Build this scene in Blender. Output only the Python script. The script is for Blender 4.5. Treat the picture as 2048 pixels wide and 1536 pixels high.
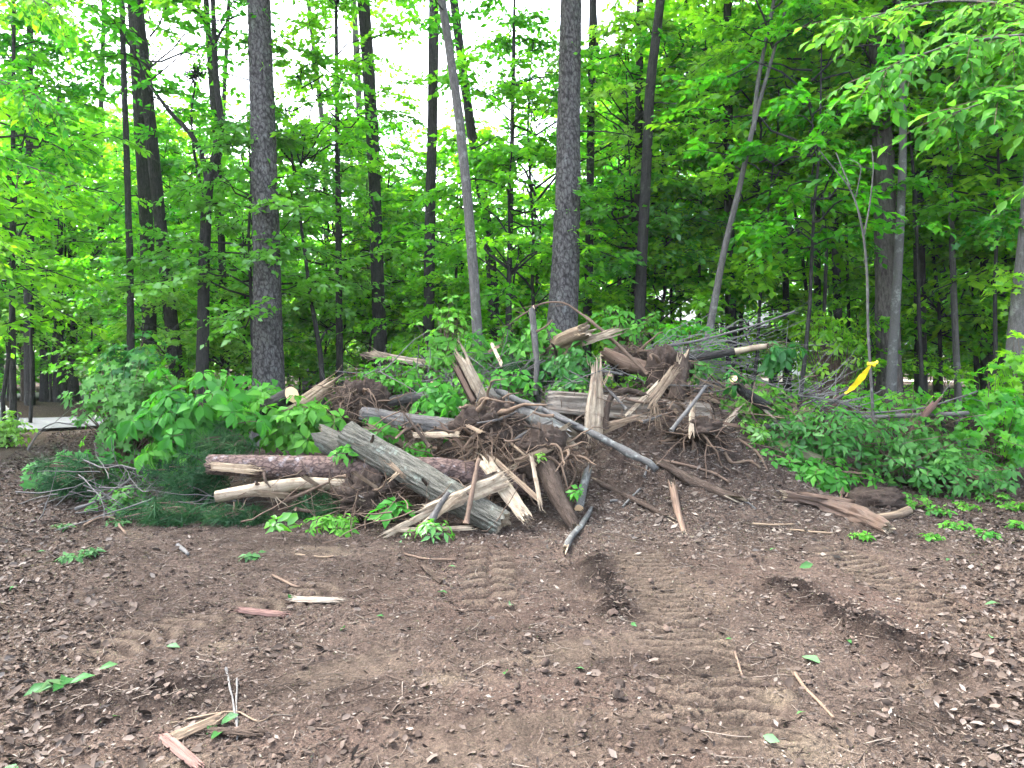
import bpy, math, random
import numpy as np
from mathutils import Vector

# ------------------------------------------------------------------ camera, world, light
for o in list(bpy.data.objects):
    bpy.data.objects.remove(o)
scene = bpy.context.scene
COL = scene.collection
F = 1518.0            # focal length in photograph pixels
HOR = 700.0           # photograph row of the horizon
EYE = 1.6
cam_d = bpy.data.cameras.new('camera')
cam = bpy.data.objects.new('camera', cam_d)
COL.objects.link(cam)
cam.location = (0, 0, EYE)
cam.rotation_euler = (math.radians(90), 0, 0)
cam_d.sensor_width = 36.0
cam_d.lens = F / 2048 * 36.0
cam_d.shift_y = -(768 - HOR) / 2048
cam_d.clip_start = 0.05
cam_d.clip_end = 2000
scene.camera = cam

SUN_EL, SUN_AZ = 58.0, 300.0       # azimuth: direction the light comes from, clockwise from +Y
world = bpy.data.worlds.new('World')
scene.world = world
world.use_nodes = True
wn = world.node_tree
for n in list(wn.nodes):
    wn.nodes.remove(n)
w_out = wn.nodes.new('ShaderNodeOutputWorld')
w_bg = wn.nodes.new('ShaderNodeBackground')
w_sky = wn.nodes.new('ShaderNodeTexSky')
w_sky.sky_type = 'NISHITA'
w_sky.sun_disc = False
w_sky.sun_elevation = math.radians(SUN_EL)
w_sky.sun_rotation = math.radians(SUN_AZ)
w_sky.altitude = 200
w_sky.air_density = 1.0
w_sky.dust_density = 5.0
w_sky.ozone_density = 1.0
w_hs = wn.nodes.new('ShaderNodeHueSaturation')   # thin overcast: the sky is nearly white
w_hs.inputs['Saturation'].default_value = 0.55
w_bg.inputs['Strength'].default_value = 0.15
wn.links.new(w_sky.outputs[0], w_hs.inputs['Color'])
wn.links.new(w_hs.outputs[0], w_bg.inputs['Color'])
wn.links.new(w_bg.outputs[0], w_out.inputs['Surface'])

sun_d = bpy.data.lights.new('sun', 'SUN')
sun_d.energy = 1.5
sun_d.angle = math.radians(14)
sun_d.color = (1.0, 0.98, 0.95)
sun = bpy.data.objects.new('sun', sun_d)
COL.objects.link(sun)
_a, _e = math.radians(SUN_AZ), math.radians(SUN_EL)
_to = Vector((math.sin(_a) * math.cos(_e), math.cos(_a) * math.cos(_e), math.sin(_e)))
sun.rotation_euler = (-_to).to_track_quat('-Z', 'Y').to_euler()
sun.location = _to * 60

scene.view_settings.view_transform = 'Standard'
scene.view_settings.look = 'None'
scene.view_settings.gamma = 1.0
scene.view_settings.exposure = 3.8
scene.view_settings.use_curve_mapping = False
cy = scene.cycles
cy.max_bounces = 7
cy.diffuse_bounces = 4
cy.glossy_bounces = 2
cy.transmission_bounces = 4
cy.transparent_max_bounces = 4
cy.volume_bounces = 0
cy.caustics_reflective = False
cy.caustics_refractive = False
cy.use_denoising = True
cy.use_adaptive_sampling = True
cy.adaptive_threshold = 0.025

# ------------------------------------------------------------------ helpers
def P(px, py, d):
    """the point that stands at photograph pixel (px, py), d metres ahead"""
    return np.array([(px - 1024) / F * d, d, EYE + (HOR - py) / F * d])

def _hash(ix, iy, iz):
    h = (ix.astype(np.int64) * 374761393 + iy.astype(np.int64) * 668265263 + iz.astype(np.int64) * 1274126177) & 0xffffffff
    h = ((h ^ (h >> 13)) * 1274126177) & 0xffffffff
    h = h ^ (h >> 16)
    return (h & 0xffffff) / float(0xffffff)

def vnoise(x, y, z=0.0):
    x, y, z = np.broadcast_arrays(np.asarray(x, float), np.asarray(y, float), np.asarray(z, float))
    ix, iy, iz = np.floor(x), np.floor(y), np.floor(z)
    fx, fy, fz = x - ix, y - iy, z - iz
    fx, fy, fz = [f * f * (3 - 2 * f) for f in (fx, fy, fz)]
    r = 0
    for a in (0, 1):
        for b in (0, 1):
            for c in (0, 1):
                r = r + _hash(ix + a, iy + b, iz + c) * (fx if a else 1 - fx) * (fy if b else 1 - fy) * (fz if c else 1 - fz)
    return r * 2 - 1

def fbm(x, y, z=0.0, o=3):
    s, a, t = 0, 1.0, 0
    for k in range(o):
        s = s + a * vnoise(np.asarray(x) * 2 ** k + 17 * k, np.asarray(y) * 2 ** k + 5 * k, np.asarray(z) * 2 ** k)
        t += a
        a *= 0.5
    return s / t

def worley(u, v, pu, seed=0):
    """edge distance (F2-F1) of a jittered grid, periodic in u with pu cells"""
    iu, iv = np.floor(u), np.floor(v)
    f1 = np.full(u.shape, 9.0)
    f2 = np.full(u.shape, 9.0)
    for a in (-1, 0, 1):
        for b in (-1, 0, 1):
            cu, cv = iu + a, iv + b
            wu = np.mod(cu, pu)
            jx = _hash(wu, cv, np.full(u.shape, seed + 1))
            jy = _hash(wu, cv, np.full(u.shape, seed + 2))
            dd = np.hypot(cu + jx - u, cv + jy - v)
            f2 = np.where(dd < f1, f1, np.minimum(f2, dd))
            f1 = np.minimum(f1, dd)
    return f2 - f1

def norm(v):
    return v / np.maximum(np.linalg.norm(v, axis=-1, keepdims=True), 1e-9)

def smooth01(t):
    t = np.clip(t, 0, 1)
    return t * t * (3 - 2 * t)

OFF = {}

class Geo:
    """collects verts, tris, quads and point attributes"""
    def __init__(self):
        self.v, self.t, self.q, self.n = [], [], [], 0
        self.a = {}
    def add(self, V, T=None, Q=None, **attrs):
        V = np.asarray(V, float).reshape(-1, 3)
        if T is not None and len(T):
            self.t.append(np.asarray(T, np.int64).reshape(-1, 3) + self.n)
        if Q is not None and len(Q):
            self.q.append(np.asarray(Q, np.int64).reshape(-1, 4) + self.n)
        for k, w in attrs.items():
            w = np.asarray(w, float)
            if w.ndim == 0:
                w = np.full(len(V), float(w))
            self.a.setdefault(k, []).append((self.n, w))
        self.v.append(V)
        self.n += len(V)
        return self
    def mesh(self, name, offset=None, smooth=False):
        V = np.concatenate(self.v) if self.v else np.zeros((0, 3))
        if offset is not None:
            V = V - np.asarray(offset)
        T = np.concatenate(self.t) if self.t else np.zeros((0, 3), np.int64)
        Q = np.concatenate(self.q) if self.q else np.zeros((0, 4), np.int64)
        me = bpy.data.meshes.new(name)
        me.vertices.add(len(V))
        me.vertices.foreach_set('co', V.astype(np.float32).ravel())
        nl = T.size + Q.size
        me.loops.add(nl)
        me.loops.foreach_set('vertex_index', np.concatenate([T.ravel(), Q.ravel()]).astype(np.int32))
        me.polygons.add(len(T) + len(Q))
        ls = np.concatenate([np.arange(len(T)) * 3, T.size + np.arange(len(Q)) * 4]).astype(np.int32)
        me.polygons.foreach_set('loop_start', ls)
        for k, parts in self.a.items():
            vec = parts[0][1].ndim == 2
            at = me.attributes.new(k, 'FLOAT_VECTOR' if vec else 'FLOAT', 'POINT')
            arr = np.zeros((len(V), 3) if vec else len(V), np.float32)
            for n0, w in parts:
                arr[n0:n0 + len(w)] = w
            at.data.foreach_set('vector' if vec else 'value', arr.ravel())
        if smooth:
            me.polygons.foreach_set('use_smooth', np.ones(len(me.polygons), bool))
        me.update(calc_edges=True)
        me.validate()
        return me

def link(name, me, mat, parent=None, loc=None):
    o = bpy.data.objects.new(name, me)
    COL.objects.link(o)
    if mat is not None and me is not None and len(me.materials) == 0:
        me.materials.append(mat)
    if loc is not None:
        o.location = [float(c) for c in loc]
    if parent is not None:
        o.parent = parent
    return o

def mk(name, g, mat, parent=None, origin=None, smooth=False):
    """geometry given in world coordinates -> one mesh object (child of parent when given)"""
    off = OFF[parent.name] if parent is not None else (np.zeros(3) if origin is None else np.asarray(origin, float))
    me = g.mesh(name, off, smooth)
    o = link(name, me, mat, parent, None if parent is not None else off)
    OFF[o.name] = off
    return o

def empty(name, origin):
    o = bpy.data.objects.new(name, None)
    COL.objects.link(o)
    o.empty_display_size = 0.1
    o.location = [float(c) for c in origin]
    OFF[o.name] = np.asarray(origin, float)
    return o

def tag(o, label=None, cat=None, group=None, kind=None):
    if label:
        o['label'] = label
    if cat:
        o['category'] = cat
    if group:
        o['group'] = group
    if kind:
        o['kind'] = kind
    return o

def tubes(Pts, R, S=4):
    """batch of tubes: Pts (M,N,3), R (M,N) -> V, quads, bpos"""
    Pts = np.asarray(Pts, float)
    if Pts.ndim == 2:
        Pts = Pts[None]
    M, N, _ = Pts.shape
    R = np.broadcast_to(np.asarray(R, float), (M, N))
    T = norm(np.gradient(Pts, axis=1))
    ref = np.where(np.abs(T[:, :1, 2:3]) < 0.8, np.array([0, 0, 1.0]), np.array([1.0, 0, 0]))
    ref = np.broadcast_to(ref, T.shape)
    X = norm(np.cross(T, ref))
    Y = np.cross(X, T)
    th = np.arange(S) * 2 * np.pi / S
    c, s = np.cos(th), np.sin(th)
    V = Pts[:, :, None] + R[:, :, None, None] * (X[:, :, None] * c[:, None] + Y[:, :, None] * s[:, None])
    L = np.concatenate([np.zeros((M, 1)), np.cumsum(np.linalg.norm(np.diff(Pts, axis=1), axis=2), axis=1)], 1)
    off = (np.arange(M) * 3.7)[:, None, None]
    b = np.stack([R[:, :, None] * c + 0 * off, R[:, :, None] * s + 0 * off, np.broadcast_to(L[:, :, None], V.shape[:3]) + off], -1)
    i = np.arange(M)[:, None, None] * N * S
    j = np.arange(N - 1)[None, :, None] * S
    k = np.arange(S)[None, None, :]
    k2 = (k + 1) % S
    Q = np.stack([i + j + k, i + j + k2, i + j + S + k2, i + j + S + k], -1).reshape(-1, 4)
    return V.reshape(-1, 3), Q, b.reshape(-1, 3)

def wig(p0, p1, n, amp, rng, sag=0.0):
    p0, p1 = np.asarray(p0, float), np.asarray(p1, float)
    t = np.linspace(0, 1, n)[:, None]
    L = np.linalg.norm(p1 - p0)
    w = np.cumsum(rng.normal(0, 1, (n, 3)), axis=0)
    w = w - w[0] - t * (w[-1] - w[0])
    w = w / max(1e-6, np.abs(w).max())
    p = p0 + (p1 - p0) * t + w * amp * L
    p[:, 2] -= sag * L * (4 * t[:, 0] * (1 - t[:, 0]))
    return p

def resample(path, n):
    path = np.asarray(path, float)
    d = np.concatenate([[0], np.cumsum(np.linalg.norm(np.diff(path, axis=0), axis=1))])
    s = np.linspace(0, d[-1], n)
    m = len(path)
    # Catmull-Rom style smoothing through a dense linear pass
    q = np.stack([np.interp(s, d, path[:, k]) for k in range(3)], 1)
    if m > 2:
        for _ in range(max(2, n // 10)):
            q[1:-1] = 0.25 * q[:-2] + 0.5 * q[1:-1] + 0.25 * q[2:]
    return q

# leaf templates: x across, y along, z out of the blade
LEAF = {
    'oval': (np.array([(0, 0, 0), (-.25, .42, .07), (0, .48, 0), (.25, .42, .07), (0, 1, -.14)]),
             np.array([(0, 2, 1), (0, 3, 2), (1, 2, 4), (2, 3, 4)])),
    'broad': (np.array([(0, 0, 0), (-.16, .25, .03), (0, .3, -.01), (.16, .25, .03), (-.24, .62, .05), (0, .65, -.04), (.24, .62, .05), (0, 1, -.2)]),
              np.array([(0, 2, 1), (0, 3, 2), (1, 2, 5), (1, 5, 4), (2, 3, 6), (2, 6, 5), (4, 5, 7), (5, 6, 7)])),
    'maple': (np.array([(0, .38, -.03), (0, 0, 0), (-.4, .08, .05), (-.24, .3, .03), (-.52, .56, .08), (-.15, .62, .02), (0, 1, -.08),
                        (.15, .62, .02), (.52, .56, .08), (.24, .3, .03), (.4, .08, .05)]),
              np.array([(0, k, k + 1 if k < 10 else 1) for k in range(1, 11)])[:, [0, 2, 1]]),
    'quad': (np.array([(0, 0, 0), (-.3, .5, .06), (0, 1, -.1), (.3, .5, .06)]), np.array([(0, 2, 1), (0, 3, 2)])),
    'dead': (np.array([(0, 0, 0), (-.3, .35, .14), (0, .5, -.03), (.28, .4, .1), (-.2, .75, .2), (.03, 1, .12), (.22, .78, .02)]),
             np.array([(0, 2, 1), (0, 3, 2), (1, 2, 4), (4, 2, 5), (2, 6, 5), (2, 3, 6)])),
    'chip': (np.array([(0, 0, 0), (-.4, .4, .1), (.1, 1, .05), (.5, .5, -.05)]), np.array([(0, 3, 2), (0, 2, 1)])),
}

def leaves(g, p, d, n, s, kind='oval', rnd=None, rng=None, wid=1.0):
    T, FT = LEAF[kind]
    p, d, n = np.asarray(p), norm(np.asarray(d)), np.asarray(n)
    X = norm(np.cross(d, n))
    Z = np.cross(X, d)
    m, k = len(p), len(T)
    s = np.broadcast_to(np.asarray(s, float), (m,))
    wid = np.broadcast_to(np.asarray(wid, float), (m,))
    V = p[:, None] + s[:, None, None] * (T[None, :, :1] * wid[:, None, None] * X[:, None] + T[None, :, 1:2] * d[:, None] + T[None, :, 2:3] * Z[:, None])
    I = (FT[None] + (np.arange(m) * k)[:, None, None]).reshape(-1, 3)
    if rnd is None:
        rnd = (rng or np.random.default_rng(1)).random(m)
    g.add(V.reshape(-1, 3), T=I, rnd=np.repeat(rnd, k))

# ------------------------------------------------------------------ materials
MATS = {}

class NT:
    def __init__(self, name):
        m = bpy.data.materials.new(name)
        m.use_nodes = True
        self.m, self.t = m, m.node_tree
        for n in list(self.t.nodes):
            self.t.nodes.remove(n)
        self.out = self.t.nodes.new('ShaderNodeOutputMaterial')
        MATS[name] = m
    def n(self, typ, **kw):
        x = self.t.nodes.new('ShaderNode' + typ)
        for k, v in kw.items():
            setattr(x, k, v)
        return x
    def l(self, a, b):
        self.t.links.new(a, b)
    def attr(self, name, out='Fac'):
        x = self.n('Attribute')
        x.attribute_name = name
        return x.outputs[out]
    def map(self, src, scale):
        x = self.n('Mapping')
        x.inputs['Scale'].default_value = scale
        self.l(src, x.inputs['Vector'])
        return x.outputs[0]
    def noise(self, vec, scale, detail=3, rough=0.6, out='Fac'):
        x = self.n('TexNoise')
        x.inputs['Scale'].default_value = scale
        x.inputs['Detail'].default_value = detail
        x.inputs['Roughness'].default_value = rough
        self.l(vec, x.inputs['Vector'])
        return x.outputs[out]
    def ramp(self, fac, stops, interp='LINEAR'):
        x = self.n('ValToRGB')
        e = x.color_ramp
        e.interpolation = interp
        while len(e.elements) < len(stops):
            e.elements.new(0.5)
        for el, (p, c) in zip(e.elements, stops):
            el.position = p
            el.color = (*c, 1) if len(c) == 3 else c
        self.l(fac, x.inputs[0])
        return x.outputs[0]
    def mix(self, fac, a, b, mode='MIX'):
        x = self.n('Mix', data_type='RGBA', blend_type=mode)
        for sock, v in ((x.inputs[0], fac), (x.inputs[6], a), (x.inputs[7], b)):
            if isinstance(v, (int, float)):
                sock.default_value = v
            elif isinstance(v, tuple):
                sock.default_value = (*v, 1)
            else:
                self.l(v, sock)
        return x.outputs[2]
    def math(self, op, a, b=0.0, clamp=False):
        x = self.n('Math', operation=op, use_clamp=clamp)
        for sock, v in ((x.inputs[0], a), (x.inputs[1], b)):
            if isinstance(v, (int, float)):
                sock.default_value = v
            else:
                self.l(v, sock)
        return x.outputs[0]
    def bump(self, h, strength, dist):
        x = self.n('Bump')
        x.inputs['Strength'].default_value = strength
        x.inputs['Distance'].default_value = dist
        self.l(h, x.inputs['Height'])
        return x.outputs[0]
    def principled(self, col, rough=0.8, spec=0.3, normal=None, metal=0.0):
        x = self.n('BsdfPrincipled')
        if isinstance(col, tuple):
            x.inputs['Base Color'].default_value = (*col, 1)
        else:
            self.l(col, x.inputs['Base Color'])
        if isinstance(rough, (int, float)):
            x.inputs['Roughness'].default_value = rough
        else:
            self.l(rough, x.inputs['Roughness'])
        x.inputs['Specular IOR Level'].default_value = spec
        x.inputs['Metallic'].default_value = metal
        if normal is not None:
            self.l(normal, x.inputs['Normal'])
        self.l(x.outputs[0], self.out.inputs['Surface'])
        return x

def m_bark(name, dark, light, kind='ridge', lichen=None, lichen_amt=0.5, sc=1.0, bump=0.6, relief=False):
    t = NT(name)
    b = t.attr('bpos', 'Vector')
    big = t.noise(b, 2.5 * sc, 2)
    if kind == 'plate':
        vo = t.n('TexVoronoi', feature='DISTANCE_TO_EDGE')
        vo.inputs['Scale'].default_value = 16 * sc
        wv = t.n('VectorMath', operation='ADD')
        nz = t.noise(b, 9 * sc, 2, out='Color')
        sc_ = t.n('VectorMath', operation='SCALE')
        sc_.inputs['Scale'].default_value = 0.06
        t.l(nz, sc_.inputs[0])
        t.l(t.map(b, (1, 1, 0.55)), wv.inputs[0])
        t.l(sc_.outputs[0], wv.inputs[1])
        t.l(wv.outputs[0], vo.inputs['Vector'])
        h = t.ramp(vo.outputs['Distance'], [(0.0, (0, 0, 0)), (0.14, (1, 1, 1))])
    elif kind == 'ridge':
        h = t.noise(t.map(b, (1, 1, 0.22)), 48 * sc, 5, 0.7)
        h = t.ramp(h, [(0.35, (0, 0, 0)), (0.62, (1, 1, 1))])
    else:
        h = t.noise(t.map(b, (1, 1, 0.5)), 30 * sc, 4, 0.7)
    fine = t.noise(t.map(b, (1, 1, 0.5)), 90 * sc, 3, 0.7)
    c = t.mix(t.math('MULTIPLY', h, 0.8), dark, light)
    c = t.mix(t.math('MULTIPLY', big, 0.6), c, tuple(x * 0.65 for x in light), 'MIX')
    c = t.mix(0.55, c, t.ramp(fine, [(0.3, (0.55, 0.55, 0.55)), (0.7, (1.25, 1.25, 1.25))]), 'MULTIPLY')
    if relief:
        c = t.mix(t.attr('relief'), dark, c)
    if lichen:
        lm = t.ramp(t.noise(b, 7 * sc, 5, 0.7), [(0.62 - 0.2 * lichen_amt, (0, 0, 0)), (0.74 - 0.2 * lichen_amt, (1, 1, 1))])
        c = t.mix(t.math('MULTIPLY', lm, 0.75), c, lichen)
    hh = t.math('ADD', t.math('MULTIPLY', h, 0.7), t.math('MULTIPLY', fine, 0.3))
    t.principled(c, 0.92, 0.05, t.bump(hh, bump, 0.016))
    return t.m

def m_wood(name, a, b_, streak, dirt=(0.08, 0.05, 0.035), dirt_amt=0.3, sc=1.0):
    t = NT(name)
    b = t.attr('bpos', 'Vector')
    st = t.noise(t.map(b, (1, 1, 0.05)), 70 * sc, 4, 0.65)
    big = t.noise(t.map(b, (1, 1, 0.3)), 9 * sc, 3)
    c = t.ramp(st, [(0.3, streak), (0.48, b_), (0.7, a)])
    c = t.mix(t.math('MULTIPLY', big, 0.5), c, b_)
    d = t.ramp(t.noise(b, 11 * sc, 5, 0.7), [(0.6 - 0.25 * dirt_amt, (0, 0, 0)), (0.78 - 0.25 * dirt_amt, (1, 1, 1))])
    c = t.mix(t.math('MULTIPLY', d, 0.6), c, dirt)
    t.principled(c, 0.8, 0.2, t.bump(st, 0.7, 0.006))
    return t.m

def m_leaf(name, ramp_cols, trans, tmix=0.45, gloss=0.06, rough=0.35, obj_var=0.35, sick=None):
    t = NT(name)
    r = t.attr('rnd')
    c = t.ramp(r, ramp_cols)
    oi = t.n('ObjectInfo')
    hs = t.n('HueSaturation')
    t.l(c, hs.inputs['Color'])
    t.l(t.math('ADD', t.math('MULTIPLY', oi.outputs['Random'], obj_var * 1.6), 1 - obj_var * 0.8), hs.inputs['Value'])
    t.l(t.math('ADD', t.math('MULTIPLY', oi.outputs['Random'], -0.045 * obj_var / 0.35), 0.5 + 0.022 * obj_var / 0.35), hs.inputs['Hue'])
    col = hs.outputs[0]
    di = t.n('BsdfDiffuse')
    t.l(col, di.inputs['Color'])
    tr = t.n('BsdfTranslucent')
    tc = t.mix(1.0, col, trans, 'MULTIPLY')
    t.l(tc, tr.inputs['Color'])
    mx = t.n('MixShader')
    mx.inputs[0].default_value = tmix
    t.l(di.outputs[0], mx.inputs[1])
    t.l(tr.outputs[0], mx.inputs[2])
    gl = t.n('BsdfGlossy')
    gl.inputs['Roughness'].default_value = rough
    gl.inputs['Color'].default_value = (0.9, 1, 1, 1)
    m2 = t.n('MixShader')
    m2.inputs[0].default_value = gloss
    t.l(mx.outputs[0], m2.inputs[1])
    t.l(gl.outputs[0], m2.inputs[2])
    t.l(m2.outputs[0], t.out.inputs['Surface'])
    return t.m

def m_rnd(name, stops, rough=0.9, spec=0.1):
    t = NT(name)
    t.principled(t.ramp(t.attr('rnd'), stops), rough, spec)
    return t.m

def m_plain(name, col, rough=0.6, spec=0.3, var=0.25, sc=6.0, bump=0.0, metal=0.0):
    t = NT(name)
    tc = t.n('TexCoord')
    nz = t.noise(tc.outputs['Object'], sc, 4, 0.65)
    c = t.mix(1.0, col, t.ramp(nz, [(0.25, (1 - var,) * 3), (0.75, (1 + var,) * 3)]), 'MULTIPLY')
    t.principled(c, rough, spec, t.bump(nz, bump, 0.02) if bump else None, metal)
    return t.m

B_PINE = m_bark('bark_pine', (0.020, 0.0185, 0.0185), (0.115, 0.109, 0.108), 'plate', (0.14, 0.148, 0.145), 0.15, 1.0, 0.5, relief=True)
B_PINELOG = m_bark('bark_pine_log', (0.035, 0.025, 0.023), (0.16, 0.112, 0.096), 'plate', (0.21, 0.20, 0.21), 0.3, 1.2, 0.5, relief=True)
B_DARK = m_bark('bark_dark', (0.011, 0.0108, 0.0105), (0.052, 0.050, 0.048), 'ridge', (0.12, 0.13, 0.11), 0.1, 0.8, 0.9)
B_GREY = m_bark('bark_grey', (0.042, 0.040, 0.038), (0.125, 0.119, 0.113), 'ridge', (0.18, 0.19, 0.17), 0.3, 0.8, 0.6)
B_SMOOTH = m_bark('bark_smooth', (0.045, 0.045, 0.043), (0.105, 0.103, 0.099), 'smooth', (0.18, 0.195, 0.18), 0.4, 1.0, 0.4)
B_OAK = m_bark('bark_oak', (0.028, 0.027, 0.022), (0.155, 0.15, 0.125), 'ridge', (0.20, 0.235, 0.20), 0.35, 1.0, 0.9)
B_SHAG = m_bark('bark_shag', (0.022, 0.019, 0.018), (0.135, 0.122, 0.113), 'ridge', None, 0, 0.6, 1.0)
B_MOSSY = m_bark('bark_mossy', (0.04, 0.04, 0.025), (0.16, 0.16, 0.10), 'ridge', (0.10, 0.15, 0.03), 0.6, 1.0, 0.8)
B_DIRTY = m_bark('bark_dirty', (0.02, 0.015, 0.012), (0.08, 0.06, 0.048), 'ridge', (0.11, 0.085, 0.068), 0.3, 1.0, 0.8)
B_TWIG = m_bark('bark_twig', (0.055, 0.052, 0.05), (0.135, 0.132, 0.127), 'smooth', None, 0, 1.0, 0.2)
B_BARE = m_bark('bark_bare_twig', (0.08, 0.078, 0.074), (0.19, 0.187, 0.18), 'smooth', None, 0, 1.0, 0.2)
B_TWIGD = m_bark('bark_twig_brown', (0.05, 0.035, 0.028), (0.16, 0.115, 0.085), 'smooth', None, 0, 1.0, 0.2)
B_ROOT = m_bark('bark_root', (0.05, 0.035, 0.026), (0.17, 0.122, 0.088), 'smooth', None, 0, 1.0, 0.3)
W_PALE = m_wood('wood_pale', (0.29, 0.25, 0.185), (0.215, 0.175, 0.125), (0.065, 0.046, 0.032), dirt_amt=0.5)
W_FRESH = m_wood('wood_fresh', (0.32, 0.26, 0.185), (0.25, 0.19, 0.125), (0.095, 0.06, 0.04), dirt_amt=0.4)
W_WEATHER = m_wood('wood_weathered', (0.22, 0.195, 0.16), (0.14, 0.12, 0.097), (0.026, 0.019, 0.015), dirt_amt=0.4, sc=0.7)
W_ROT = m_wood('wood_rotten', (0.16, 0.112, 0.082), (0.10, 0.066, 0.047), (0.03, 0.019, 0.014), dirt_amt=0.6)
W_ROTD = m_wood('wood_rotten_dark', (0.10, 0.072, 0.056), (0.062, 0.043, 0.033), (0.018, 0.012, 0.009), dirt_amt=0.7)
W_TAN = m_wood('wood_tan', (0.20, 0.155, 0.108), (0.13, 0.096, 0.064), (0.042, 0.03, 0.02), dirt_amt=0.6)
W_RED = m_wood('wood_red', (0.13, 0.078, 0.067), (0.088, 0.049, 0.041), (0.035, 0.018, 0.015), dirt_amt=0.45)

def m_cut():
    t = NT('cut_wood')
    b = t.attr('bpos', 'Vector')
    ln = t.n('VectorMath', operation='LENGTH')
    x = t.n('SeparateXYZ')
    t.l(b, x.inputs[0])
    cb = t.n('CombineXYZ')
    t.l(x.outputs[0], cb.inputs[0])
    t.l(x.outputs[1], cb.inputs[1])
    t.l(cb.outputs[0], ln.inputs[0])
    nz = t.noise(b, 25, 3)
    r = t.math('ADD', t.math('MULTIPLY', ln.outputs['Value'], 95.0), t.math('MULTIPLY', nz, 1.2))
    rings = t.math('SINE', t.math('MULTIPLY', r, 6.28))
    c = t.ramp(rings, [(0.0, (0.48, 0.32, 0.18)), (1.0, (0.66, 0.50, 0.31))])
    c = t.mix(t.math('MULTIPLY', nz, 0.4), c, (0.42, 0.26, 0.15))
    t.principled(c, 0.75, 0.2)
    return t.m
W_CUT = m_cut()

L_FOREST = m_leaf('leaf_forest', [(0.0, (0.032, 0.155, 0.008)), (0.5, (0.066, 0.25, 0.010)), (1.0, (0.14, 0.35, 0.012))], (2.3, 2.2, 1.0), 0.60, 0.015, 0.4)
L_LIME = m_leaf('leaf_lime', [(0.0, (0.06, 0.20, 0.012)), (1.0, (0.13, 0.32, 0.018))], (2.0, 2.0, 1.2), 0.5, 0.04)
L_FAR = m_leaf('leaf_far', [(0.0, (0.042, 0.19, 0.02)), (0.5, (0.075, 0.26, 0.025)), (1.0, (0.13, 0.33, 0.035))], (2.0, 2.0, 1.2), 0.54, 0.015, 0.4)
L_PILE = m_leaf('leaf_pile', [(0.0, (0.022, 0.105, 0.014)), (0.6, (0.050, 0.185, 0.018)), (0.92, (0.085, 0.25, 0.03)), (1.0, (0.13, 0.29, 0.07))], (1.8, 1.9, 0.9), 0.42, 0.008, 0.4, 0.2)
L_GLOSS = m_leaf('leaf_glossy', [(0.0, (0.014, 0.075, 0.014)), (0.7, (0.034, 0.14, 0.020)), (1.0, (0.07, 0.20, 0.04))], (1.7, 1.8, 0.9), 0.38, 0.012, 0.35, 0.2)
L_NEEDLE = m_leaf('pine_needle', [(0.0, (0.008, 0.034, 0.014)), (0.7, (0.024, 0.072, 0.026)), (1.0, (0.062, 0.115, 0.042))], (1.2, 1.3, 0.9), 0.2, 0.01, 0.4, 0.2)
L_HICK = m_leaf('leaf_hickory', [(0.0, (0.022, 0.10, 0.014)), (0.6, (0.045, 0.16, 0.018)), (1.0, (0.08, 0.22, 0.025))], (1.8, 1.9, 1.0), 0.48, 0.005, 0.4, 0.2)
L_SCRAP = m_leaf('leaf_scrap', [(0.0, (0.018, 0.062, 0.016)), (0.6, (0.042, 0.105, 0.036)), (1.0, (0.085, 0.15, 0.08))], (1.4, 1.4, 1.0), 0.25, 0.004, 0.35, 0.1)
L_LITTER = m_rnd('leaf_litter', [(0.0, (0.024, 0.018, 0.015)), (0.45, (0.052, 0.04, 0.033)), (0.75, (0.075, 0.060, 0.051)), (0.93, (0.098, 0.083, 0.072)), (1.0, (0.125, 0.11, 0.098))])
L_CHIP = m_rnd('wood_chip', [(0.0, (0.028, 0.022, 0.018)), (0.4, (0.055, 0.044, 0.037)), (0.75, (0.09, 0.075, 0.063)), (1.0, (0.15, 0.131, 0.112))])
L_TWIG = m_rnd('fine_twig', [(0.0, (0.025, 0.019, 0.015)), (0.5, (0.06, 0.045, 0.035)), (0.85, (0.09, 0.073, 0.06)), (1.0, (0.13, 0.11, 0.092))])
M_CLOD = m_rnd('soil_crumb', [(0.0, (0.016, 0.012, 0.010)), (0.6, (0.040, 0.029, 0.024)), (1.0, (0.068, 0.050, 0.040))])

# ------------------------------------------------------------------ ground
def G(px, py):
    d = EYE * F / (py - HOR)
    return np.array([(px - 1024) / F * d, d])

# crawler and tyre tracks: centre line (photograph pixels on level ground), width m, lug pitch m, sink m, lug height m, slant
TRACKS = [
    ([(955, 1080), (952, 1150), (948, 1235)], 0.22, 0.19, 0.014, 0.022, 0.0),
    ([(1004, 1085), (1006, 1150), (1010, 1250)], 0.20, 0.19, 0.014, 0.022, 0.0),
    ([(1270, 1090), (1300, 1160), (1340, 1250), (1375, 1340), (1395, 1440), (1400, 1545)], 0.40, 0.10, 0.018, 0.018, 0.1),
    ([(1640, 1085), (1720, 1130), (1850, 1200), (2060, 1300)], 0.42, 0.12, 0.03, 0.016, 0.3),
    ([(120, 1345), (250, 1290), (380, 1245), (560, 1200), (700, 1165)], 0.42, 0.13, 0.012, 0.011, 0.4),
    ([(700, 1545), (900, 1500), (1200, 1475), (1500, 1450)], 0.46, 0.11, 0.008, 0.0035, 0.1),
    ([(1040, 1330), (1200, 1300), (1430, 1270)], 0.34, 0.11, 0.006, 0.003, 0.1),
    ([(520, 1400), (700, 1345), (840, 1300)], 0.34, 0.11, 0.006, 0.003, 0.1),
    ([(1560, 1545), (1500, 1440), (1440, 1340), (1400, 1250)], 0.30, 0.12, 0.012, 0.012, 0.2),
]
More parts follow.
